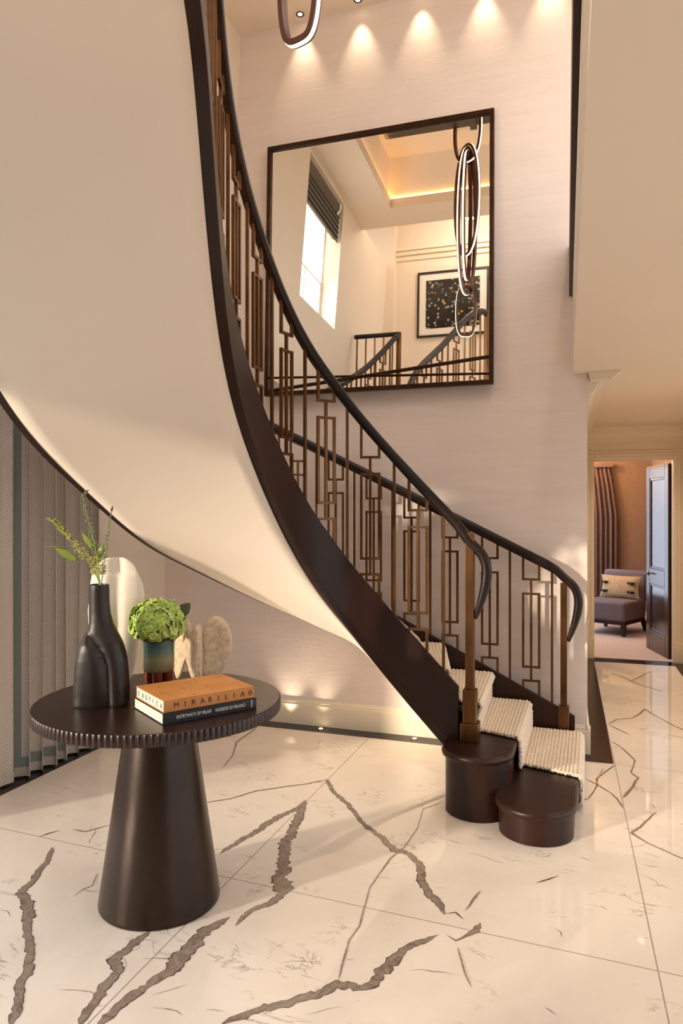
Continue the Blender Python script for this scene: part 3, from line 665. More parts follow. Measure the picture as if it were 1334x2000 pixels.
# ------------------------------------------------------------------ balustrades
def balustrade(c, label, s_new, plains, panels, s_end, newel_h, swan=True, zbase=.31, end_post=True, n_new=None):
    p, t, n_, zb, zt, zr = c.at(s_new)
    p0 = np.array(p); 
    if n_new is not None: p0[1] = n_new
    root = thing('stair_balustrade', (p0[0], p0[1], zbase), label, 'balustrade', None)
    # newel post on stepped base
    fx = np.array((t[0], t[1], 0)); fy = np.array((n_[0], n_[1], 0)); fz = np.array((0, 0, 1.0))
    ztop = newel_h
    m = MB(); m.obox((p0[0], p0[1], (zbase + .13 + ztop) / 2), fx * (.0215 if swan else .019), fy * (.0215 if swan else .019), fz * (ztop - zbase - .13) / 2)
    nw = m.build('newel_post', M['brass'], root, bevel=.003)
    if swan:
        m = MB(); m.obox((p0[0], p0[1], zbase + .045), fx * .045, fy * .045, fz * .045); m.obox((p0[0], p0[1], zbase + .17), fx * .0335, fy * .0335, fz * .085)
    else:
        m = MB(); m.obox((p0[0], p0[1], zbase + .075), fx * .031, fy * .031, fz * .075)
    m.build('newel_base', M['brass'], nw, bevel=.004)
    # handrail: rounded section swept along the rail line, dropping in a swan neck past the newel
    path = []
    sw0 = np.array([(.060, -.385), (.072, -.35), (.097, -.28), (.117, -.205), (.122, -.145), (.113, -.093), (.090, -.052), (.057, -.026), (.02, -.008)]); tq = np.linspace(0, 8, 25)
    sw = [(np.interp(a, range(9), sw0[:, 0]), np.interp(a, range(9), sw0[:, 1])) for a in tq]
    zr0 = zr + .035
    sec = []
    for du, dz in sw:
        q_ = p0 - t * (du - .035); sec.append((np.array((q_[0], q_[1], zr0 + dz - .02 + .0)), n_))
    for s_ in np.arange(s_new + .02, s_end, .02):
        q_, tt, nn, _, _, z_ = c.at(s_); sec.append((np.array((q_[0], q_[1], z_ + .035)), nn))
    P = np.array([a for a, _ in sec]); k3 = np.array([.25, .5, .25])
    for _ in range(8): P[1:-1] = .25 * P[:-2] + .5 * P[1:-1] + .25 * P[2:]
    rings = []
    for i, (a, nn) in enumerate(sec):
        T = P[min(i + 1, len(P) - 1)] - P[max(i - 1, 0)]; T /= np.linalg.norm(T); w = np.array((nn[0], nn[1], 0)); w -= T * (w @ T); w /= np.linalg.norm(w); u = np.cross(w, T); u = u
        sc = min(1, .42 + .58 * min(i / 9, 1))
        ring = []
        for k in range(16):
            g = 2 * PI * k / 16; cx, cy = math.cos(g), math.sin(g)
            x = abs(cx) ** .75 * (1 if cx > 0 else -1) * .026; y = abs(cy) ** .75 * (1 if cy > 0 else -1) * .025
            ring.append(P[i] + (w * x + u * y) * sc)
        rings.append(ring)
    m = MB(); m.loft(rings); hrail = m.build('handrail', M['woodrail'], root, smooth=True, angle=60)
    # flat metal core under the rail
    m = MB(); G = []
    for s_ in np.arange(s_new, s_end, .02):
        q_, tt, nn, _, _, z_ = c.at(s_)
        G.append([(q_[0] + nn[0] * w, q_[1] + nn[1] * w, z_ + dz) for w, dz in ((-.016, 0), (.016, 0), (.016, .016), (-.016, .016))])
    solid(G, m); m.build('rail_core', M['bronze'], hrail, smooth=True, angle=30)
    B = .0068
    def vbar(mb, s_, z0, z1, half=B):
        q_, tt, nn, *_ = c.at(s_)
        mb.obox((q_[0], q_[1], (z0 + z1) / 2), np.array((*tt, 0)) * half, np.array((*nn, 0)) * half, np.array((0, 0, (z1 - z0) / 2)))
    def hbar(mb, sa, sb, z):
        G = []
        for s_ in np.linspace(sa, sb, 5):
            q_, tt, nn, *_ = c.at(s_); G.append([(q_[0] + nn[0] * w, q_[1] + nn[1] * w, z + dz) for w, dz in ((-B * .9, -B * .96), (B * .9, -B * .96), (B * .9, B * .96), (-B * .9, B * .96))])
        solid(G, mb)
    zat = lambda s_, i: c.at(s_)[i]
    for s_ in plains:
        m = MB(); vbar(m, s_, zat(s_, 4) - .01, zat(s_, 5) + .004); m.build('baluster', M['brass'], root)
    W = .0465
    for s_ in panels:
        zr_, zt_ = zat(s_, 5), zat(s_, 4); h = zr_ - zt_; g = h / .775
        z1 = zr_ - .105 * g; z2 = z1 - .087 * g; z4 = zt_ + .062 * g; z3 = z4 + .083 * g
        m = MB()
        for d in (-W, W):
            vbar(m, s_ + d, z1 - B, max(zat(s_ + d, 5) + .004, z1)); vbar(m, s_ + d, z3 - B, z2 + B)
            vbar(m, s_ + d, min(zat(s_ + d, 4) - .01, z4), z4 + B)
        for zz_ in (z1, z2, z3, z4): hbar(m, s_ - W - B * .9, s_ + W + B * .9, zz_)
        vbar(m, s_, z4, z1)
        m.build('baluster_panel', M['brass'], root)
    if end_post:
        q_, tt, nn, zb_, zt_, zr_ = c.at(s_end)
        m = MB(); m.obox((q_[0], q_[1], (zt_ - .05 + zr_ + .05) / 2), np.array((*tt, 0)) * .02, np.array((*nn, 0)) * .02, (0, 0, (zr_ + .05 - zt_ + .05) / 2)); m.build('newel_post', M['brass'], root, bevel=.003)
    return root
ip = [.152, .408, .653, .903, 1.191, 1.474, 1.781, 2.09, 2.39, 2.68]; iq = [.284, .533, .769, 1.053, 1.351, 1.636, 1.94, 2.24, 2.54]
balustrade(INN, 'near bronze balustrade with dark handrail sweeping up over the round table', .018, ip, iq, 2.80, 1.345)
op = [.469 + .2445 * i for i in range(19)]; oq = [.589 + .2445 * i for i in range(18)]
balustrade(OUT, 'far bronze balustrade with dark handrail running beside the textured wall', .402, op, oq, 5.02, 1.03, swan=False, zbase=.155)
# level gallery rail from the top of the stairs to the left wall
q_, tt, nn, zb_, zt_, zr_ = OUT.at(5.02)
gr = thing('gallery_balustrade', (q_[0], q_[1], ZF), 'short level bronze balustrade at the head of the stairs, in the mirror', 'balustrade')
m = MB(); e = (uw(3.7) + .02, q_[1] - .0, zr_ + .03); m.tube([(q_[0], q_[1], zr_ + .03), ((q_[0] + e[0]) / 2, e[1], e[2]), e], .025, 12); m.build('handrail', M['woodrail'], gr, smooth=True)
nb = 5
for k in range(nb):
    f = (k + .7) / nb; x = q_[0] + (e[0] - q_[0]) * f; m = MB(); m.box((x - .007, e[1] - .007, ZF - .02), (x + .007, e[1] + .007, zr_ + .012)); m.build('baluster', M['brass'], gr)

# ------------------------------------------------------------------ chandelier of linked glowing rings (part of it is seen directly, the rest in the mirror)
ch = thing('link_chandelier', (-1.017, 2.454, 3.175), 'tall hanging chandelier of interlocking oval bronze rings with glowing strips', 'chandelier')
def link(z0, z1, w, rot, cx=-1.017, cy=2.454, pw=.62):
    """long oval ring hanging upright from z0 to z1, turned by rot about the vertical"""
    N = 96; ca, sa = math.cos(rot), math.sin(rot); G, S = [], []; zc, h = (z0 + z1) / 2, (z1 - z0) / 2 - .012
    E = np.array([(np.sign(math.cos(g)) * abs(math.cos(g)) ** pw * w, math.sin(g) * h) for g in np.linspace(0, 2 * PI, N, endpoint=False)])
    for _ in range(3): E = .25 * np.roll(E, 1, 0) + .5 * E + .25 * np.roll(E, -1, 0)
    T = np.roll(E, -1, 0) - np.roll(E, 1, 0); T /= np.linalg.norm(T, axis=1)[:, None]; Nn = np.stack([T[:, 1], -T[:, 0]], -1)
    for (x, z), (nx, nz) in zip(E, Nn):
        def pt(o, d): X = x + nx * o; return (cx + X * ca - d * sa, cy + X * sa + d * ca, zc + z + nz * o)
        G.append([pt(-.011, -.017), pt(.009, -.017), pt(.009, .017), pt(-.011, .017)]); S.append([pt(.009, -.009), pt(.0108, -.008), pt(.0108, .008), pt(.009, .009)])
    m = MB(); m.grid(G, closed_u=True, closed_v=True); r = m.build('ring', M['ledmetal'], ch, smooth=True, angle=40)
    m = MB(); m.grid(S, closed_u=True, closed_v=True); m.build('light_strip', M['led'], r, smooth=True, angle=40)
A0 = math.radians(19.2)
D = math.radians
link(3.175, 3.66, .085, D(-15.8), pw=.5); link(3.56, 4.97, .10, D(-45), pw=.8); link(3.70, 4.94, .085, D(-74), pw=.8); link(3.93, 5.0, .15, D(38), pw=.85)
link(4.82, 5.46, .14, D(24))
m = MB(); m.tube([(-1.017, 2.454, 5.45), (-1.017, 2.454, 5.24)], .006, 8); m.build('suspension_rod', M['bronze'], ch)

# ------------------------------------------------------------------ round table
TX, TY, TZ = -1.526, 2.317, .75
tb = thing('round_table', (TX, TY, 0), 'round dark table with fluted rim on a tapering bronzed pedestal', 'table')
NF = 134
def flute(t, z): return 1 - .0085 * (1 - abs(math.cos(NF * t / 2)) ** .6)
m = MB(); R0 = .4515; m.lathe([(.1, -.0425), (R0 - .004, -.0425), (R0 - .0005, -.041), (R0, -.038), (R0, -.005), (R0 - .0015, -.0015), (R0 - .005, 0), (R0 - .009, 0), (.425, 0), (.1, 0)], (TX, TY, TZ), NF * 8, mod=None)
n = NF * 8; vv = np.array(m.v)
for i in range(len(vv)):
    dx, dy = vv[i, 0] - TX, vv[i, 1] - TY; r = math.hypot(dx, dy)
    if r > .43: k = flute(math.atan2(dy, dx), 0); vv[i, 0] = TX + dx * k; vv[i, 1] = TY + dy * k
m.v = [tuple(p) for p in vv]
m.build('tabletop', M['woodtop'], tb, smooth=True, angle=28)
m = MB(); m.lathe([(.2, .0016), (.219, .0018), (.2215, .005), (.2215, .014), (.121, .70), (.119, .7075), (.1, .7075)], (TX, TY, 0), 96); m.build('pedestal', M['bronzeped'], tb, smooth=True, angle=40)

def C2U(x, y): return (x * .9446 - y * .3283, x * .3283 + y * .9446)     # picture-aligned axes to room axes
RX = np.array(C2U(1, 0)); RY = np.array(C2U(0, 1))
def loc(c, x, y, z):  # local right/depth/up about a point
    p = np.array(c[:2]) + RX * x + RY * y; return (p[0], p[1], z)

# ------------------------------------------------------------------ books
BO = np.array(C2U(-.584, 2.342)); BL = np.array(C2U(.805, .593)); BS = np.array(C2U(-.593, .805))
def text(body, size, origin, xdir, ydir, mat, parent, name, width=None, spacing=1.0, ext=.0004):
    cu = bpy.data.curves.new('t', 'FONT'); cu.body = body; cu.size = size; cu.extrude = ext; cu.space_character = spacing
    o = bpy.data.objects.new('t', cu); COL.objects.link(o); bpy.context.view_layer.update()
    me = bpy.data.meshes.new_from_object(o.evaluated_get(bpy.context.evaluated_depsgraph_get())); bpy.data.objects.remove(o)
    V = np.array([v.co[:] for v in me.vertices]); xd = np.array(xdir, float); yd = np.array(ydir, float); zd = np.cross(xd, yd)
    k = 1 if width is None else width / (V[:, 0].max() - V[:, 0].min()); V[:, 0] = (V[:, 0] - V[:, 0].min()) * k
    W = np.array(origin) + V[:, :1] * xd + V[:, 1:2] * yd + V[:, 2:3] * zd
    m = MB(); m.add(W, [tuple(p.vertices) for p in me.polygons]); bpy.data.meshes.remove(me); return m.build(name, mat, parent)
def book(z0, th, inset, L, S, label, cmat, pmat, shift=(0, 0), cover=.003):
    o = BO + BL * (inset[0]) + BS * (inset[1])
    P = lambda l, s, z: (*(o + BL * l + BS * s), z)
    r = thing('book', (*(o + BL * L / 2 + BS * S / 2), z0), label, 'book', 'books on the round table')
    def slab(l0, l1, s0, s1, a, c): 
        vs = [P(l0, s0, a), P(l1, s0, a), P(l1, s1, a), P(l0, s1, a), P(l0, s0, c), P(l1, s0, c), P(l1, s1, c), P(l0, s1, c)]
        return vs, [(0,3,2,1),(4,5,6,7),(0,1,5,4),(1,2,6,5),(2,3,7,6),(3,0,4,7)]
    m = MB(); m.add(*slab(0, L, 0, S, z0, z0 + cover)); m.add(*slab(0, L, 0, S, z0 + th - cover, z0 + th)); m.add(*slab(0, L, 0, cover, z0 + cover, z0 + th - cover))
    m.build('cover', cmat, r, bevel=.0012)
    m = MB(); m.add(*slab(.0025, L - .004, cover, S - .004, z0 + cover, z0 + th - cover)); m.build('pages', pmat, r)
    return r, P
BZ = TZ + .0003
bk, P = book(BZ, .038, (0, 0), .350, .262, 'black book lying under the orange one, white lettering on its spine', M['blackcover'], M['paper'])
xd = (*BL, 0); zd = (0, 0, 1); sx = (*(-BS), 0)
text('ENTRYWAYS OF MILAN', .0165, P(.048, -.0006, BZ + .0135), xd, zd, M['gilt'], bk, 'lettering', width=.125)
text('INGRESSI DI MILANO', .0165, P(.190, -.0006, BZ + .0135), xd, zd, M['gilt'], bk, 'lettering', width=.115)
text('TASCHEN', .0085, P(.333, -.0006, BZ + .006), zd, (-BL[0], -BL[1], 0), M['gilt'], bk, 'lettering', width=.026)
OZ = BZ + .0384
bo, P2 = book(OZ, .0405, (.004, .003), .338, .252, 'orange book lying on top of the black one', M['orange'], M['paper'])
for k, chh in enumerate('MIRABILIA'):
    text(chh, .026, P2(.047 + k * .0305 - .026 * {'M': .42, 'I': .12, 'L': .22}.get(chh, .31), -.0006, OZ + .0115), xd, zd, M['ink'], bo, 'lettering')
for k, chh in enumerate('EXOTICA'):
    text(chh, .024, P2(.0020, .224 - k * .033 + .024 * (.36 if chh in 'OC' else .30), OZ + .0105), sx, zd, M['ink'], bo, 'lettering')
m = MB()   # small lozenge emblem at the end of the spine
for a in range(4):
    g0, g1 = PI / 2 * a, PI / 2 * (a + 1); c = (.322, OZ + .020)
    q = [(c[0] + r * .8 * math.cos(g), c[1] + r * math.sin(g)) for r, g in ((.011, g0), (.011, g1), (.006, g1), (.006, g0))]
    m.add([P2(x, -.0007, z) for x, z in q], [(0, 1, 2, 3)])
m.build('emblem', M['ink'], bo)

# ------------------------------------------------------------------ black vase with overlapping lobes
vc = np.array(C2U(-.872, 2.60)); v0 = TZ + .0003
prof = [  # height, left edge, right edge (metres from centre, seen from the front), half depth
 (0, -.090, .097, .046), (.006, -.092, .099, .048), (.06, -.090, .099, .052), (.12, -.087, .096, .054), (.165, -.083, .092, .054), (.20, -.076, .084, .052), (.23, -.066, .074, .048), (.252, -.056, .063, .044),
 (.272, -.045, .053, .041), (.295, -.042, .043, .038), (.33, -.043, .034, .035), (.37, -.043, .030, .034), (.42, -.042, .029, .034), (.434, -.041, .028, .033)]
zs = np.array([p[0] for p in prof]); NV = 72
def pv(i, z): return np.interp(z, zs, [p[i] for p in prof])
rings = []
for z in np.concatenate([np.linspace(0, .434, 100)]):
    l, r, dp = pv(1, z), pv(2, z), pv(3, z); c0 = (l + r) / 2; hw_ = (r - l) / 2; ring = []
    xc = np.interp(z, [0, .05, .12, .17, .21, .24, .262], [.022, .022, .020, .012, -.008, -.030, -.046])   # crease line of the raised left lobe
    for k in range(NV):
        g = 2 * PI * k / NV; e = np.interp(z, [0, .25, .33], [.55, .7, 1.0])
        x = c0 + abs(math.cos(g)) ** e * np.sign(math.cos(g)) * hw_; y = abs(math.sin(g)) ** e * np.sign(math.sin(g)) * dp
        if y < 0 and z < .27:
            fr = min(1, (-y) / dp * 1.6); st_ = 1 / (1 + math.exp((x - xc) / .005)); ramp_ = min(1, (.27 - z) / .05)
            y -= .015 * st_ * fr * ramp_ ; y += .012 * math.exp(-((x - xc - .016) / .012) ** 2) * fr * ramp_
        ring.append(loc(vc, x, y, v0 + z))
    rings.append(ring)
c0 = (pv(1, .434) + pv(2, .434)) / 2
for sc, dz in ((.86, .002), (.80, -.004), (.78, -.05), (.5, -.06)):
    rings.append([loc(vc, c0 + .035 * sc * math.cos(2*PI*k/NV), .033 * sc * math.sin(2*PI*k/NV), v0 + .434 + dz) for k in range(NV)])
m = MB(); m.loft(rings); tag(m.build('black_vase', M['blackceramic'], smooth=True, angle=60), 'dark matt bottle vase with folded front holding green sprigs, on the round table', 'vase')

# ------------------------------------------------------------------ sprigs in the black vase
mouth = np.array(loc(vc, -.006, 0, v0 + .434))
def V3(px, py, dy=0): # a point at the depth of the vase, given as metres right of / above the mouth
    return mouth + np.array((*(RX * px + RY * dy), py))
def leafm(mb, base, tip, wid, bend=(0, 0, 0), roll=0.0):
    base, tip = np.array(base, float), np.array(tip, float); d = tip - base; L = np.linalg.norm(d); d /= L
    sd = np.cross(d, np.array((*(RY), 0))); sd /= np.linalg.norm(sd) + 1e-9; up = np.cross(sd, d); sd = sd * math.cos(roll) + up * math.sin(roll); up = np.cross(sd, d)
    G = []
    for t in np.linspace(0, 1, 11):
        w = wid * (math.sin(PI * min(1, t ** .8)) ** .75) if 0 < t < 1 else .0006
        c = base + d * L * t + np.array(bend) * math.sin(PI * t)
        G.append([c + sd * w * a + up * (.18 * wid * (abs(a) ** 1.5)) for a in (-1, -.5, 0, .5, 1)])
    mb.grid(G)
def spray(name, label, pts, leaves, buds, budmat, n_b, r_b, tip=None, side=0.018):
    root = thing(name, tuple(mouth), label, 'plant stem', 'sprigs in the black vase')
    P_ = [V3(*p) for p in pts]; t_ = np.linspace(0, len(P_) - 1, 26); A = np.array(P_)
    Q = np.stack([np.interp(t_, range(len(P_)), A[:, k]) for k in range(3)], -1)
    for _ in range(4): Q[1:-1] = .25 * Q[:-2] + .5 * Q[1:-1] + .25 * Q[2:]
    m = MB(); m.tube([mouth + np.array((0, 0, -.05))] + list(Q), [.0024] + list(np.linspace(.0024, .0008, 26)), 6); m.build('stem', M['stem'], root, smooth=True)
    for (b_, t2, w_, roll) in leaves:
        m = MB(); leafm(m, V3(*b_), V3(*t2), w_ * 1.25, roll=roll); o = m.build('leaf', M['leaf'], root, smooth=True); o.modifiers.new('s', 'SOLIDIFY').thickness = .0008
    m = MB()
    for i in range(n_b):
        f = buds[0] + (buds[1] - buds[0]) * (i + RNG.random()) / n_b; k = f * 25; i0 = int(min(k, 24)); c = Q[i0] + (Q[i0 + 1] - Q[i0]) * (k - i0)
        g = RNG.random() * 2 * PI; rr = side * (1 - .75 * ((f - buds[0]) / (buds[1] - buds[0]))) * (.5 + .6 * RNG.random())
        e = c + np.array((*(RX * math.cos(g) * rr + RY * math.sin(g) * rr), rr * .35 * RNG.random()))
        m.tube([c, (c + e) / 2 + (0, 0, .001), e], .0006, 4); m.ball(e, 1.25 * r_b * (.6 + .6 * RNG.random()) * (1 - .45 * (f - buds[0]) / (buds[1] - buds[0])), 6, 5)
    o = m.build('flower_spike', budmat, root, smooth=True)
    if tip:
        m = MB(); m.tube([Q[-4], Q[-2], Q[-1], Q[-1] + (Q[-1] - Q[-3]) * .6], [.0035, .0042, .003, .0005], 7); m.build('tip', M['tipd'], root, smooth=True)
K = 2.6 / 1400
def px(x, y, d=0): return ((x - 183) * K, (1143 - y) * K, d)
spray('leafy_sprig', 'green sprig leaning left out of the black vase, with broad leaves and pale buds', [px(183, 1140), px(172, 1112), px(158, 1092), px(140, 1068), px(118, 1040), px(98, 1022), px(80, 1013)],
      [(px(118, 1048), px(94, 1013), .0125, .3), (px(122, 1072), px(80, 1070), .007, 1.0), (px(140, 1096), px(96, 1072), .0135, .2), (px(130, 1056), px(96, 1032), .010, .9)], (.28, 1.0), M['bud'], 190, .0028, side=.024)
spray('leafy_sprig', 'upright green sprig with a hooked tip rising from the black vase', [px(184, 1140), px(180, 1110), px(176, 1075), px(170, 1045), px(160, 1012), px(152, 985), px(152, 968), px(158, 960), px(163, 957)],
      [(px(172, 1076), px(148, 1040), .011, .2)], (.2, .93), M['budg'], 170, .0026, side=.017)
spray('leafy_sprig', 'green sprig with a dark pointed tip leaning right out of the black vase', [px(187, 1140), px(191, 1110), px(196, 1070), px(200, 1035), px(205, 1005), px(208, 992)],
      [(px(178, 1092), px(189, 1062), .0135, .3)], (.12, .86), M['budg'], 150, .0022, tip=True, side=.012)
sp = spray('leafy_sprig', 'short pale flowering sprig low in the mouth of the black vase', [px(182, 1140), px(178, 1120), px(176, 1100), px(180, 1082)], [], (.25, 1.0), M['bud'], 120, .0030, side=.028)

# ------------------------------------------------------------------ white sculptural vase
wc = np.array(C2U(-.915, 2.92)); H0 = .51; k2 = 2.92 / 1400; 
def X(p): return (p - 240) * k2
hp = [0, .004, .03, .10, .20, .30, .355, .40, .44, .475, .495, .508, .512]
lf = [X(p) for p in (212, 205, 196, 190, 186, 184, 187, 188, 191, 197, 205, 216, 222)]; rt = [X(p) for p in (255, 262, 270, 279, 285, 291, 294, 291, 283, 276, 268, 259, 254)]
rings = []
for z in np.linspace(0, .512, 80):
    l, r = np.interp(z, hp, lf), np.interp(z, hp, rt); c0, w_ = (l + r) / 2, (r - l) / 2; dp = .058 * math.sin(PI * min(1, .22 + .78 * min(z / .45, 1))) ** .3 * (1 if z < .44 else 1 - .75 * ((z - .44) / .072)) ; ring = []
    xr = np.interp(z, [0, .25, .51], [X(232), X(238), X(236)])
    for k in range(60):
        g = 2 * PI * k / 60; x = c0 + math.cos(g) * w_; y = math.sin(g) * max(dp, .012)
        if y < 0:
            fr = -math.sin(g); y -= .016 * math.exp(-((x - xr + .03) / .022) ** 2) * fr; y += .014 * math.exp(-((x - xr - .02) / .02) ** 2) * fr
        ring.append(loc(wc, x, y, TZ + .0003 + z))
    rings.append(ring)
m = MB(); m.loft(rings); wv = tag(m.build('white_vase', M['whiteceramic'], smooth=True, angle=60), 'tall off-white sculptural vase behind the black vase on the round table', 'vase')

# ------------------------------------------------------------------ glazed planter with hydrangea
pc = np.array(C2U(-.712, 2.79)); kk = 2.79 / 1400; pl = thing('footed_planter', (pc[0], pc[1], TZ), 'small green glazed planter on copper legs holding the hydrangea', 'planter')
zb = TZ + .080
m = MB(); m.lathe([(.05, 0), (.056, .003), (.0595, .012), (.0605, .05), (.060, .10), (.0605, .120), (.0595, .1245), (.057, .1245), (.0555, .118), (.054, .10), (.03, .098)], (pc[0], pc[1], zb), 48); m.build('pot', M['potglaze'], pl, smooth=True, angle=50)
for a in (200, 290, 20, 110):
    g = math.radians(a - 19 + 25); m = MB(); m.lathe([(.015, 0), (.0185, .002), (.0205, .04), (.0225, .0825)], (pc[0] + .034 * math.cos(g), pc[1] + .034 * math.sin(g), TZ + .0003), 20); m.build('leg', M['copper'], pl, smooth=True, angle=50)
hy = thing('hydrangea', (pc[0], pc[1], zb + .12), 'round lime green hydrangea head in the green glazed planter', 'flower')
hc = np.array(loc(pc, -.003, 0, TZ + .268)); 
def floret(mb, c, nrm, size, tw):
    nrm = nrm / np.linalg.norm(nrm); a = np.cross(nrm, (0, 0, 1.0)); a = a / (np.linalg.norm(a) + 1e-6) if np.linalg.norm(a) > 1e-3 else np.array((1.0, 0, 0)); b2_ = np.cross(nrm, a)
    for q in range(4):
        g = tw + q * PI / 2; d = a * math.cos(g) + b2_ * math.sin(g); s = np.cross(nrm, d); G = []
        for t, w in ((.02, .10), (.3, .42), (.62, .55), (.88, .40), (1.0, .14)):
            cc = c + d * size * t + nrm * size * (.10 * math.sin(t * 2.6) - .12 * t * t); cup = .14 * size
            G.append([cc + s * size * w * u + nrm * cup * abs(u) ** 2 * .6 for u in (-1, -.5, 0, .5, 1)])
        mb.grid(G)
mA, mB2 = MB(), MB(); ga = PI * (3 - 5 ** .5); NFL = 290
for i in range(NFL):
    zz = 1 - 1.62 * (i + .5) / NFL; rr = math.sqrt(max(0, 1 - zz * zz)); g = ga * i + RNG.normal(0, .12); nrm = np.array((rr * math.cos(g), rr * math.sin(g), zz))
    lump = 1 + .09 * math.sin(5 * g + 2) * rr + RNG.normal(0, .035)
    c = hc + nrm * np.array((.100, .100, .086)) * lump; nn = nrm + RNG.normal(0, .28, 3)
    floret(mA if RNG.random() < .6 else mB2, c, nn, .0155 + .005 * RNG.random(), RNG.random() * 6)
m = mA; o = m.build('bloom', M['petal'], hy, smooth=True, angle=180); o.modifiers.new('s', 'SOLIDIFY').thickness = .0006
o = mB2.build('bloom', M['petal2'], hy, smooth=True, angle=180); o.modifiers.new('s', 'SOLIDIFY').thickness = .0006
m = MB(); m.ball(hc, (.084, .084, .070), 24, 14); m.build('flower_core', plain('green_petal_shade', '7E9A42', .7), hy, smooth=True)
m = MB(); m.tube([(pc[0], pc[1], zb + .10), (pc[0], pc[1], TZ + .25)], .004, 8); m.build('stem', M['stem'], hy)
for b_, t2, w_ in (((.08, -.02, .30), (.122, .0, .345), .025), ((-.02, -.055, .225), (-.035, -.082, .21), .018), ((.03, -.055, .222), (.048, -.08, .215), .018)):
    m = MB(); leafm(m, loc(pc, b_[0], b_[1], TZ + b_[2]), loc(pc, t2[0], t2[1], TZ + t2[2]), w_, roll=.3); o = m.build('leaf', M['leafd'], hy, smooth=True); o.modifiers.new('s', 'SOLIDIFY').thickness = .0012

# ------------------------------------------------------------------ carved stone sculpture
sc_ = np.array(C2U(-.575, 2.99)); ks = 2.97 / 1400
def SP(x, y, d=0): return loc(sc_, (x - 397) * ks, d, TZ + (1331 - y) * ks)
sroot = thing('stone_sculpture', (sc_[0], sc_[1], TZ), 'carved tan stone sculpture of two curling lobes behind the books', 'sculpture')
def plate(outline, th, tilt, bulge, mat, name, d0=0.0, lab=None, hole=None):
    """thick organic slab: outline in picture-like units, thinner at the rim, dished"""
    O_ = np.array(outline, float); n = 64
    dd = np.concatenate([[0], np.cumsum(np.linalg.norm(np.diff(np.vstack([O_, O_[:1]]), axis=0), axis=1))]); qq = np.linspace(0, dd[-1], n, endpoint=False); OC = np.vstack([O_, O_[:1]])
    E = np.stack([np.interp(qq, dd, OC[:, k]) for k in (0, 1)], -1)
    for _ in range(2): E = .25 * np.roll(E, 1, 0) + .5 * E + .25 * np.roll(E, -1, 0)
    c = E.mean(0); rings = []
    prof_ = [(-1, .02), (-1, .35), (-.95, .65), (-.75, .88), (-.35, .985), (0, 1.0), (.35, .985), (.75, .88), (.95, .65), (1, .35), (1, .02)]
    for (y, s) in prof_:
        ring = []
        for e in E:
            p = c + (e - c) * s; dsh = bulge * (1 - s * s) * (1 if True else 0)
            ring.append(SP(p[0], p[1], d0 + y * th + dsh + tilt * (p[0] - c[0]) * ks))
        rings.append(ring)
    m = MB(); m.loft(rings); return m.build(name, mat, sroot, smooth=True, angle=70)
plate([(394, 1322), (398, 1300), (396, 1270), (394, 1250), (396, 1232), (402, 1216), (414, 1207), (430, 1208), (442, 1220), (450, 1242), (452, 1262), (449, 1285), (440, 1305), (432, 1318), (428, 1328), (400, 1330)], .021, .25, .012, M['stone'], 'ear_lobe', .01)
plate([(344, 1330), (340, 1300), (338, 1270), (342, 1252), (352, 1243), (364, 1238), (370, 1226), (364, 1214), (362, 1206), (372, 1210), (377, 1224), (378, 1236), (384, 1226), (388, 1214), (392, 1222), (394, 1245), (394, 1270), (392, 1300), (391, 1329), (380, 1331), (374, 1316), (371, 1296), (366, 1290), (361, 1300), (356, 1318), (353, 1331)], .020, -.35, -.006, M['stone'], 'fin_lobe', -.035)
plate([(383, 1330), (381, 1300), (384, 1265), (388, 1235), (391, 1216), (395, 1232), (397, 1265), (396, 1300), (397, 1330)], .030, .0, 0, M['stone'], 'upright_fin', -.03)

# ------------------------------------------------------------------ herringbone curtain on the left
cu = thing('curtain', (-2.93, 3.28, .012), 'long grey herringbone curtain with grey-green border hanging on the left', 'curtain')
N0c, N1c = 2.9, 3.74
def fold(n_):
    f = (n_ - N0c); a = .05 * min(1, max(.12, (f - .10) / .1)); ph = 2 * PI * f / .098 + .55 * math.sin(2 * PI * f / .37)
    return (-2.915 + a * math.sin(ph) + .010 * math.sin(2 * PI * f / .31), n_ + .016 * min(1, max(0, (f - .1) / .1)) * math.sin(2 * ph + .6))
ns = np.linspace(N0c, N1c, 420); P_ = np.array([fold(v) for v in ns]); sl = np.concatenate([[0], np.cumsum(np.linalg.norm(np.diff(P_, axis=0), axis=1))])
zz = np.linspace(.012, 2.5, 24); m = MB(); G = np.zeros((len(ns), len(zz), 3)); uv = []
for i in range(len(ns)):
    for j, z in enumerate(zz):
        w = 1 + .25 * max(0, (1.2 - z) / 1.2) * math.sin(ns[i] * 21); G[i, j] = (-2.915 + (P_[i, 0] + 2.915) * w, P_[i, 1], z); uv.append((sl[i], z))
m.grid(G); o = m.build('curtain_cloth', M['herring'], cu, smooth=True, uv=uv, angle=180)
def band(i0, i1, z0, z1):
    m = MB(); G = []
    T = np.gradient(P_, axis=0); T /= np.linalg.norm(T, axis=1)[:, None]; N = np.stack([T[:, 1], -T[:, 0]], -1)
    if N[:, 0].mean() < 0: N = -N
    for i in range(i0, i1):
        row = []
        for z in np.linspace(z0, z1, max(2, int((z1 - z0) / .1))):
            w = 1 + .25 * max(0, (1.2 - z) / 1.2) * math.sin(ns[i] * 21)
            row.append((-2.915 + (P_[i, 0] + 2.915) * w + N[i, 0] * .0025, P_[i, 1] + N[i, 1] * .0025, z))
        G.append(row)
    m.grid(G); return m.build('border_band', M['band'], cu, smooth=True, angle=180)
ia = int(np.argmin(abs(ns - 3.03))); ib = int(np.argmin(abs(ns - 3.10)))
band(ia, ib, .062, 2.5); band(ib - 1, len(ns) - 1, .062, .118)

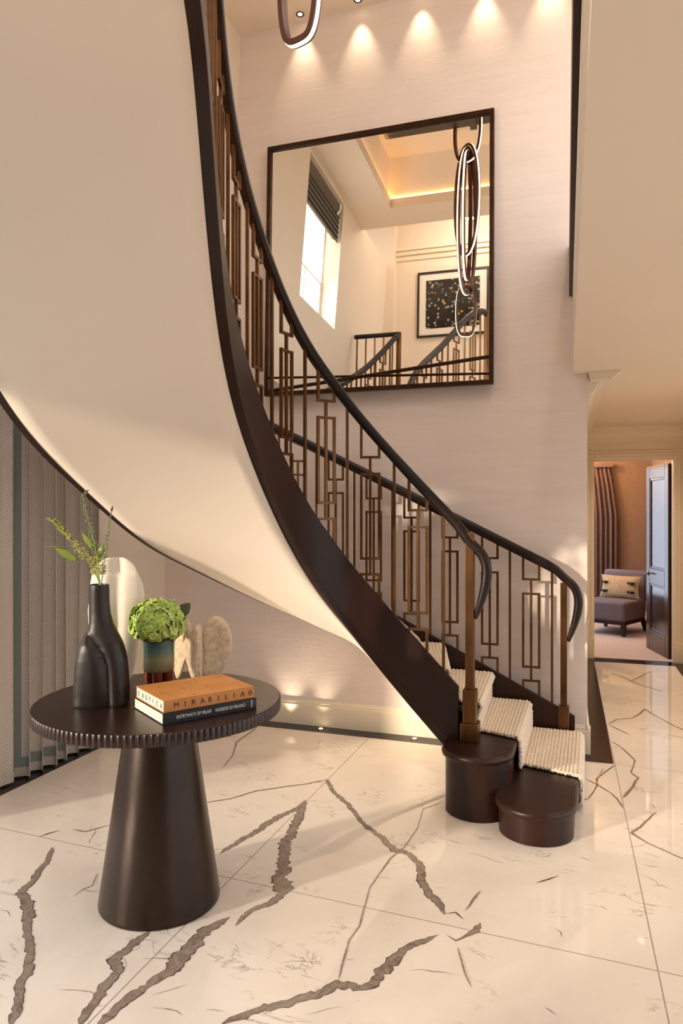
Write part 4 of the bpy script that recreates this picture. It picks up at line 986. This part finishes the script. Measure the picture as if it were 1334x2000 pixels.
# ------------------------------------------------------------------ room beyond the hallway
R0d, R1d = 7.66, 10.35
w = MB(); w.prism([H(-.4, R1d)[:2], H(1.2, R1d)[:2], H(1.2, R1d + .1)[:2], H(-.6, R1d + .1)[:2]], 0, 2.6); w.prism([H(-.5, R0d)[:2], H(-.4, R0d)[:2], H(-.4, R1d)[:2], H(-.5, R1d)[:2]], 0, 2.6); w.prism([H(1.09, R0d)[:2], H(1.19, R0d)[:2], H(1.19, R1d)[:2], H(1.09, R1d)[:2]], 0, 2.6)
w.prism([H(-.5, 7.60)[:2], H(.0, 7.60)[:2], H(.0, 7.655)[:2], H(-.5, 7.655)[:2]], 0, 2.6)
struct(w.build('wall_room', M['roomwall']))
w = MB(); w.prism([H(-.7, R0d - .11)[:2], H(1.2, R0d - .11)[:2], H(1.2, R1d)[:2], H(-.7, R1d)[:2]], -.02, .004); struct(w.build('floor_room', M['carpet']))
w = MB(); w.prism([H(-.7, R0d)[:2], H(1.2, R0d)[:2], H(1.2, R1d + .1)[:2], H(-.7, R1d + .1)[:2]], 2.5, 2.6); struct(w.build('ceiling_room', M['ceil']))
skirt('baseboard_room', H(.45, R1d)[:2], H(1.09, R1d)[:2], (0, -1), .12)
w = MB(); w.add([H(-.395, 8.5, .35), H(-.395, 10.25, .35), H(-.395, 10.25, 2.05), H(-.395, 8.5, 2.05)], [(0, 1, 2, 3)]); struct(w.build('window_3', emit('cool_daylight_window', 'C9D8F0', 2.2)))
# brown curtain
bc = thing('curtain', H(.46, R1d - .12, .01), 'brown pleated curtain in the room beyond the doorway', 'curtain')
G = []
for v in np.linspace(.1, .655, 150):
    row = []
    for z in (.012, .4, .9, 1.4, 1.8, 2.02, 2.06):
        tap = 1 - .18 * max(0, (z - 1.5) / .56); a = .030 if z < 1.95 else .018
        row.append(H(.1 + (v - .1) * tap, R1d - .10 + a * math.sin(2 * PI * (v - .1) / .062) + .008 * math.sin(v * 40), z))
    G.append(row)
m = MB(); m.grid(G); m.build('curtain_cloth', M['curtbrown'], bc, smooth=True, angle=180)
m = MB(); m.prism([H(.05, R1d - .15)[:2], H(.60, R1d - .15)[:2], H(.60, R1d - .05)[:2], H(.05, R1d - .05)[:2]], 2.05, 2.10); m.build('heading', M['curtbrown'], bc)
# slipper chair
cc = (.56, 9.25); chd = thing('slipper_chair', H(cc[0], cc[1], .004), 'grey upholstered slipper chair seen through the doorway', 'chair')
ra = math.radians(-28); ex = np.array(H(math.cos(ra), math.sin(ra))); ey = np.array(H(-math.sin(ra), math.cos(ra))); cz = np.array((0, 0, 1.0)); c0 = np.array(H(*cc, 0))
def CB(mb, x0, x1, y0, y1, z0, z1, lean=0):
    vs = []
    for z in (z0, z1):
        for x, y in ((x0, y0), (x1, y0), (x1, y1), (x0, y1)): vs.append(c0 + ex * x + ey * (y + lean * (z - z0)) + cz * z)
    mb.add(vs, [(0,3,2,1),(4,5,6,7),(0,1,5,4),(1,2,6,5),(2,3,7,6),(3,0,4,7)])
m = MB(); CB(m, -.27, .27, -.32, .28, .17, .40); m.build('seat', M['greyvelvet'], chd, bevel=.035, seg=4, smooth=True)
m = MB(); CB(m, -.265, .265, .20, .32, .36, .73, .22); m.build('backrest', M['greyvelvet'], chd, bevel=.03, seg=4, smooth=True)
m = MB(); CB(m, -.262, .262, -.31, .27, .135, .175); m.build('seat_frame', M['chairleg'], chd, bevel=.004)
for x, y in ((-.24, -.29), (.24, -.29), (-.24, .26), (.24, .26)):
    m = MB(); top = c0 + ex * x + ey * y; bot = c0 + ex * x * 1.03 + ey * (y * (1.03 if y < 0 else 1.16)); rg = []
    for p, h_, z in ((top, .026, .14), (bot, .016, .0045)): rg.append([p + ex * a * h_ + ey * bq_ * h_ + cz * z for a, bq_ in ((-1, -1), (1, -1), (1, 1), (-1, 1))])
    m.loft(rg); m.build('leg', M['chairleg'], chd)
cs = thing('cushion', tuple(c0 + ey * .10 + cz * .405), 'tan woven cushion with black toggles on the slipper chair', 'cushion')
G = []
for i in range(17):
    row = []
    for j in range(13):
        a, b_ = (i / 8 - 1), (j / 6 - 1); ed = (1 - a * a) ** .5 * (1 - b_ * b_) ** .5 if abs(a) < 1 and abs(b_) < 1 else 0; pin = 1 + .06 * (a * a * b_ * b_)
        row.append((a * .235 * pin * (1 - .05 * (1 - b_ * b_) * abs(a)), ed, b_ * .125 * pin))
    G.append(row)
front, back = [], []
def cpos(x, o, z): return c0 + ey * (.135 + z * .22) + ex * (x + .01) + cz * (.415 + .125 + z) + ey * o
m = MB(); m.grid([[cpos(x, -.055 * e - .001, z) for x, e, z in r] for r in G]); m.grid([[cpos(x, .045 * e + .001, z) for x, e, z in r] for r in G], flip=True); m.build('cushion_cover', M['cushion'], cs, smooth=True, angle=180)
for x, z in ((.15, .05), (.155, -.055), (-.18, .05), (-.18, -.055)):
    m = MB(); m.obox(cpos(x, -.05, z), ex * .045, ey * .006, cz * .012); m.lathe([(.012, -.02), (.02, -.012), (.02, .004), (.01, .008)], tuple(cpos(x + .01, -.058, z)), 14); m.build('toggle', M['toggle'], cs)
# dark panelled door, opened into the room
dr = thing('door_1', H(.99, 7.66, .006), 'dark glossy panelled door standing open at the end of the hallway', 'door'); dr['kind'] = 'structure'
hx = np.array(H(.978, 7.665)); lx = np.array(H(.838, 8.265)); du = (lx - hx); DW = np.linalg.norm(du); du /= DW; dn = np.array((-du[1], du[0], 0)); dn = dn if dn @ np.array(H(-1, 0)) > 0 else -dn
def DP(a, z, o): return hx + du * a + dn * o + np.array((0, 0, z))
def dbox(mb, a0, a1, z0, z1, o0, o1):
    vs = [DP(a, z, o) for z in (z0, z1) for a, o in ((a0, o0), (a1, o0), (a1, o1), (a0, o1))]
    mb.add(vs, [(0,3,2,1),(4,5,6,7),(0,1,5,4),(1,2,6,5),(2,3,7,6),(3,0,4,7)])
m = MB(); Hh = 1.925; sw_ = .10
for a0, a1, z0, z1 in ((0, sw_, .008, Hh), (DW - sw_, DW, .008, Hh), (sw_, DW - sw_, .008, .21), (sw_, DW - sw_, .70, .86), (sw_, DW - sw_, Hh - .13, Hh)): dbox(m, a0, a1, z0, z1, -.022, .022)
leaf = m.build('door_leaf', M['doorwood'], dr, bevel=.004)
for z0, z1 in ((.21, .70), (.86, Hh - .13)):
    m = MB(); dbox(m, sw_, DW - sw_, z0, z1, -.008, .008); m.build('door_panel', M['doorpanel'], dr)
    m = MB()
    for a0, a1, c0_, c1_ in ((sw_, DW - sw_, z0, z0 + .022), (sw_, DW - sw_, z1 - .022, z1), (sw_, sw_ + .022, z0, z1), (DW - sw_ - .022, DW - sw_, z0, z1)): dbox(m, a0, a1, c0_, c1_, .006, .017)
    m.build('panel_moulding', M['doorwood'], dr, bevel=.005)
m = MB(); m.lathe([(.024, 0), (.024, .008), (.01, .01)], (0, 0, 0), 16); vv = np.array(m.v); m.v = [tuple(DP(DW - .05 + p[0], .80 + p[1], .022 + p[2])) for p in vv]
m.tube([DP(DW - .05, .80, .03), DP(DW - .05, .80, .065), DP(DW - .09, .80, .068), DP(DW - .15, .80, .066)], .008, 8); m.build('door_handle', M['chrome'], dr, smooth=True)
# tall framed panels on the right wall of the room
for k, (d0, d1, z0, z1, lb) in enumerate(((9.2, 10.2, .12, 2.0, 'tall pale wall panel with thin dark border in the room behind the open door'), (9.35, 9.9, .74, 1.45, 'dark brown framed panel on the wall behind the open door'))):
    r = thing('wall_panel', H(1.08, (d0 + d1) / 2, z0), lb, 'panel'); o_ = .045 if k == 0 else .09
    m = MB(); m.prism([H(1.075 - o_, d0)[:2], H(1.0895 - o_ * (k == 1) * .5, d0)[:2], H(1.0895 - o_ * (k == 1) * .5, d1)[:2], H(1.075 - o_, d1)[:2]], z0, z1); m.build('board', M['roomwall'] if k == 0 else M['doorwood'], r)
    m = MB()
    for a0, a1, c0_, c1_ in ((d0, d1, z0, z0 + .02), (d0, d1, z1 - .02, z1), (d0, d0 + .02, z0, z1), (d1 - .02, d1, z0, z1)): m.prism([H(1.065 - o_, a0)[:2], H(1.078 - o_, a0)[:2], H(1.078 - o_, a1)[:2], H(1.065 - o_, a1)[:2]], c0_, c1_)
    m.build('border', M['copper'], r)

# ------------------------------------------------------------------ light
wd = bpy.data.worlds.new('world'); scene.world = wd; wd.use_nodes = True
bg = wd.node_tree.nodes['Background']; bg.inputs[0].default_value = (1.0, .92, .84, 1); bg.inputs[1].default_value = 1.5
_nt = wd.node_tree; _tc = _nt.nodes.new('ShaderNodeTexCoord'); _sp = _nt.nodes.new('ShaderNodeSeparateXYZ'); _rp = _nt.nodes.new('ShaderNodeValToRGB')
_nt.links.new(_tc.outputs['Generated'], _sp.inputs[0]); _mr = _nt.nodes.new('ShaderNodeMapRange'); _mr.inputs[1].default_value = -1; _mr.inputs[2].default_value = 1
_nt.links.new(_sp.outputs[2], _mr.inputs[0]); _nt.links.new(_mr.outputs[0], _rp.inputs[0]); _nt.links.new(_rp.outputs[0], bg.inputs[0])
_e = _rp.color_ramp.elements; _e[0].position = .47; _e[0].color = (.30, .27, .25, 1); _e[1].position = .53; _e[1].color = (1.11, 1.09, 1.12, 1)
def light(kind, name, loc_, energy, col, size=.1, rot=None, spot=None):
    ld = bpy.data.lights.new(name, kind); o = bpy.data.objects.new(name, ld); COL.objects.link(o); o.location = loc_; ld.energy = energy; ld.color = col
    if kind == 'SUN': ld.angle = math.radians(size)
    elif kind == 'AREA': ld.size = size
    else: ld.shadow_soft_size = size
    if rot is not None: o.rotation_euler = Vector(rot).to_track_quat('-Z', 'Y').to_euler()
    if spot: ld.spot_size = math.radians(spot); ld.spot_blend = .8
    return o
light('SUN', 'low_sun', (-5, -5, 5), 3.3, (1, .84, .65), 3.0, (.603, .777, -.182))
for k, (p, d) in enumerate(((.62, 5.4), (.62, 6.7), (1.0, 3.9), (1.5, 2.2), (.9, .8))):
    light('SPOT', 'added_hall_fill', H(p, d, ZG - .01), (24, 18, 24, 30, 30)[k], (1, .80, .58), .03, (0, 0, -1), 125)  # unseen lamps without fixtures, added to brighten the hall and lower steps
for u, n_ in ((.16, 3.3), (.16, 2.2)): light('SPOT', 'added_upper_fill', (u, n_, ZC - .01), 26, (1, .82, .64), .04, (-.1, .25, -1), 140)  # added fill for the upper stairwell, no fitting modelled
light('POINT', 'added_gallery_fill', (-1.2, .8, 5.2), 17, (1, .88, .76), .12)  # unseen point lamp added to lift the gallery reflected in the mirror
light('SPOT', 'added_wall_fill', (-1.94, 4.478, .012), 10, (1, .80, .56), .012, (0, -.23, 1), 84)  # added beam hidden behind the table, brightens the wall under the stairs
light('POINT', 'room_lamp', H(.08, 9.75, 2.25), 26, (1, .62, .28), .1); light('POINT', 'room_light', H(-.1, 8.6, 2.2), 22, (1, .80, .66), .15)
scene.view_settings.view_transform = 'Standard'; scene.view_settings.look = 'None'; scene.view_settings.gamma = 1; scene.view_settings.use_curve_mapping = False
scene.view_settings.exposure = 0.38
try: scene.cycles.max_bounces = 10; scene.cycles.diffuse_bounces = 6; scene.cycles.glossy_bounces = 6
except Exception: pass
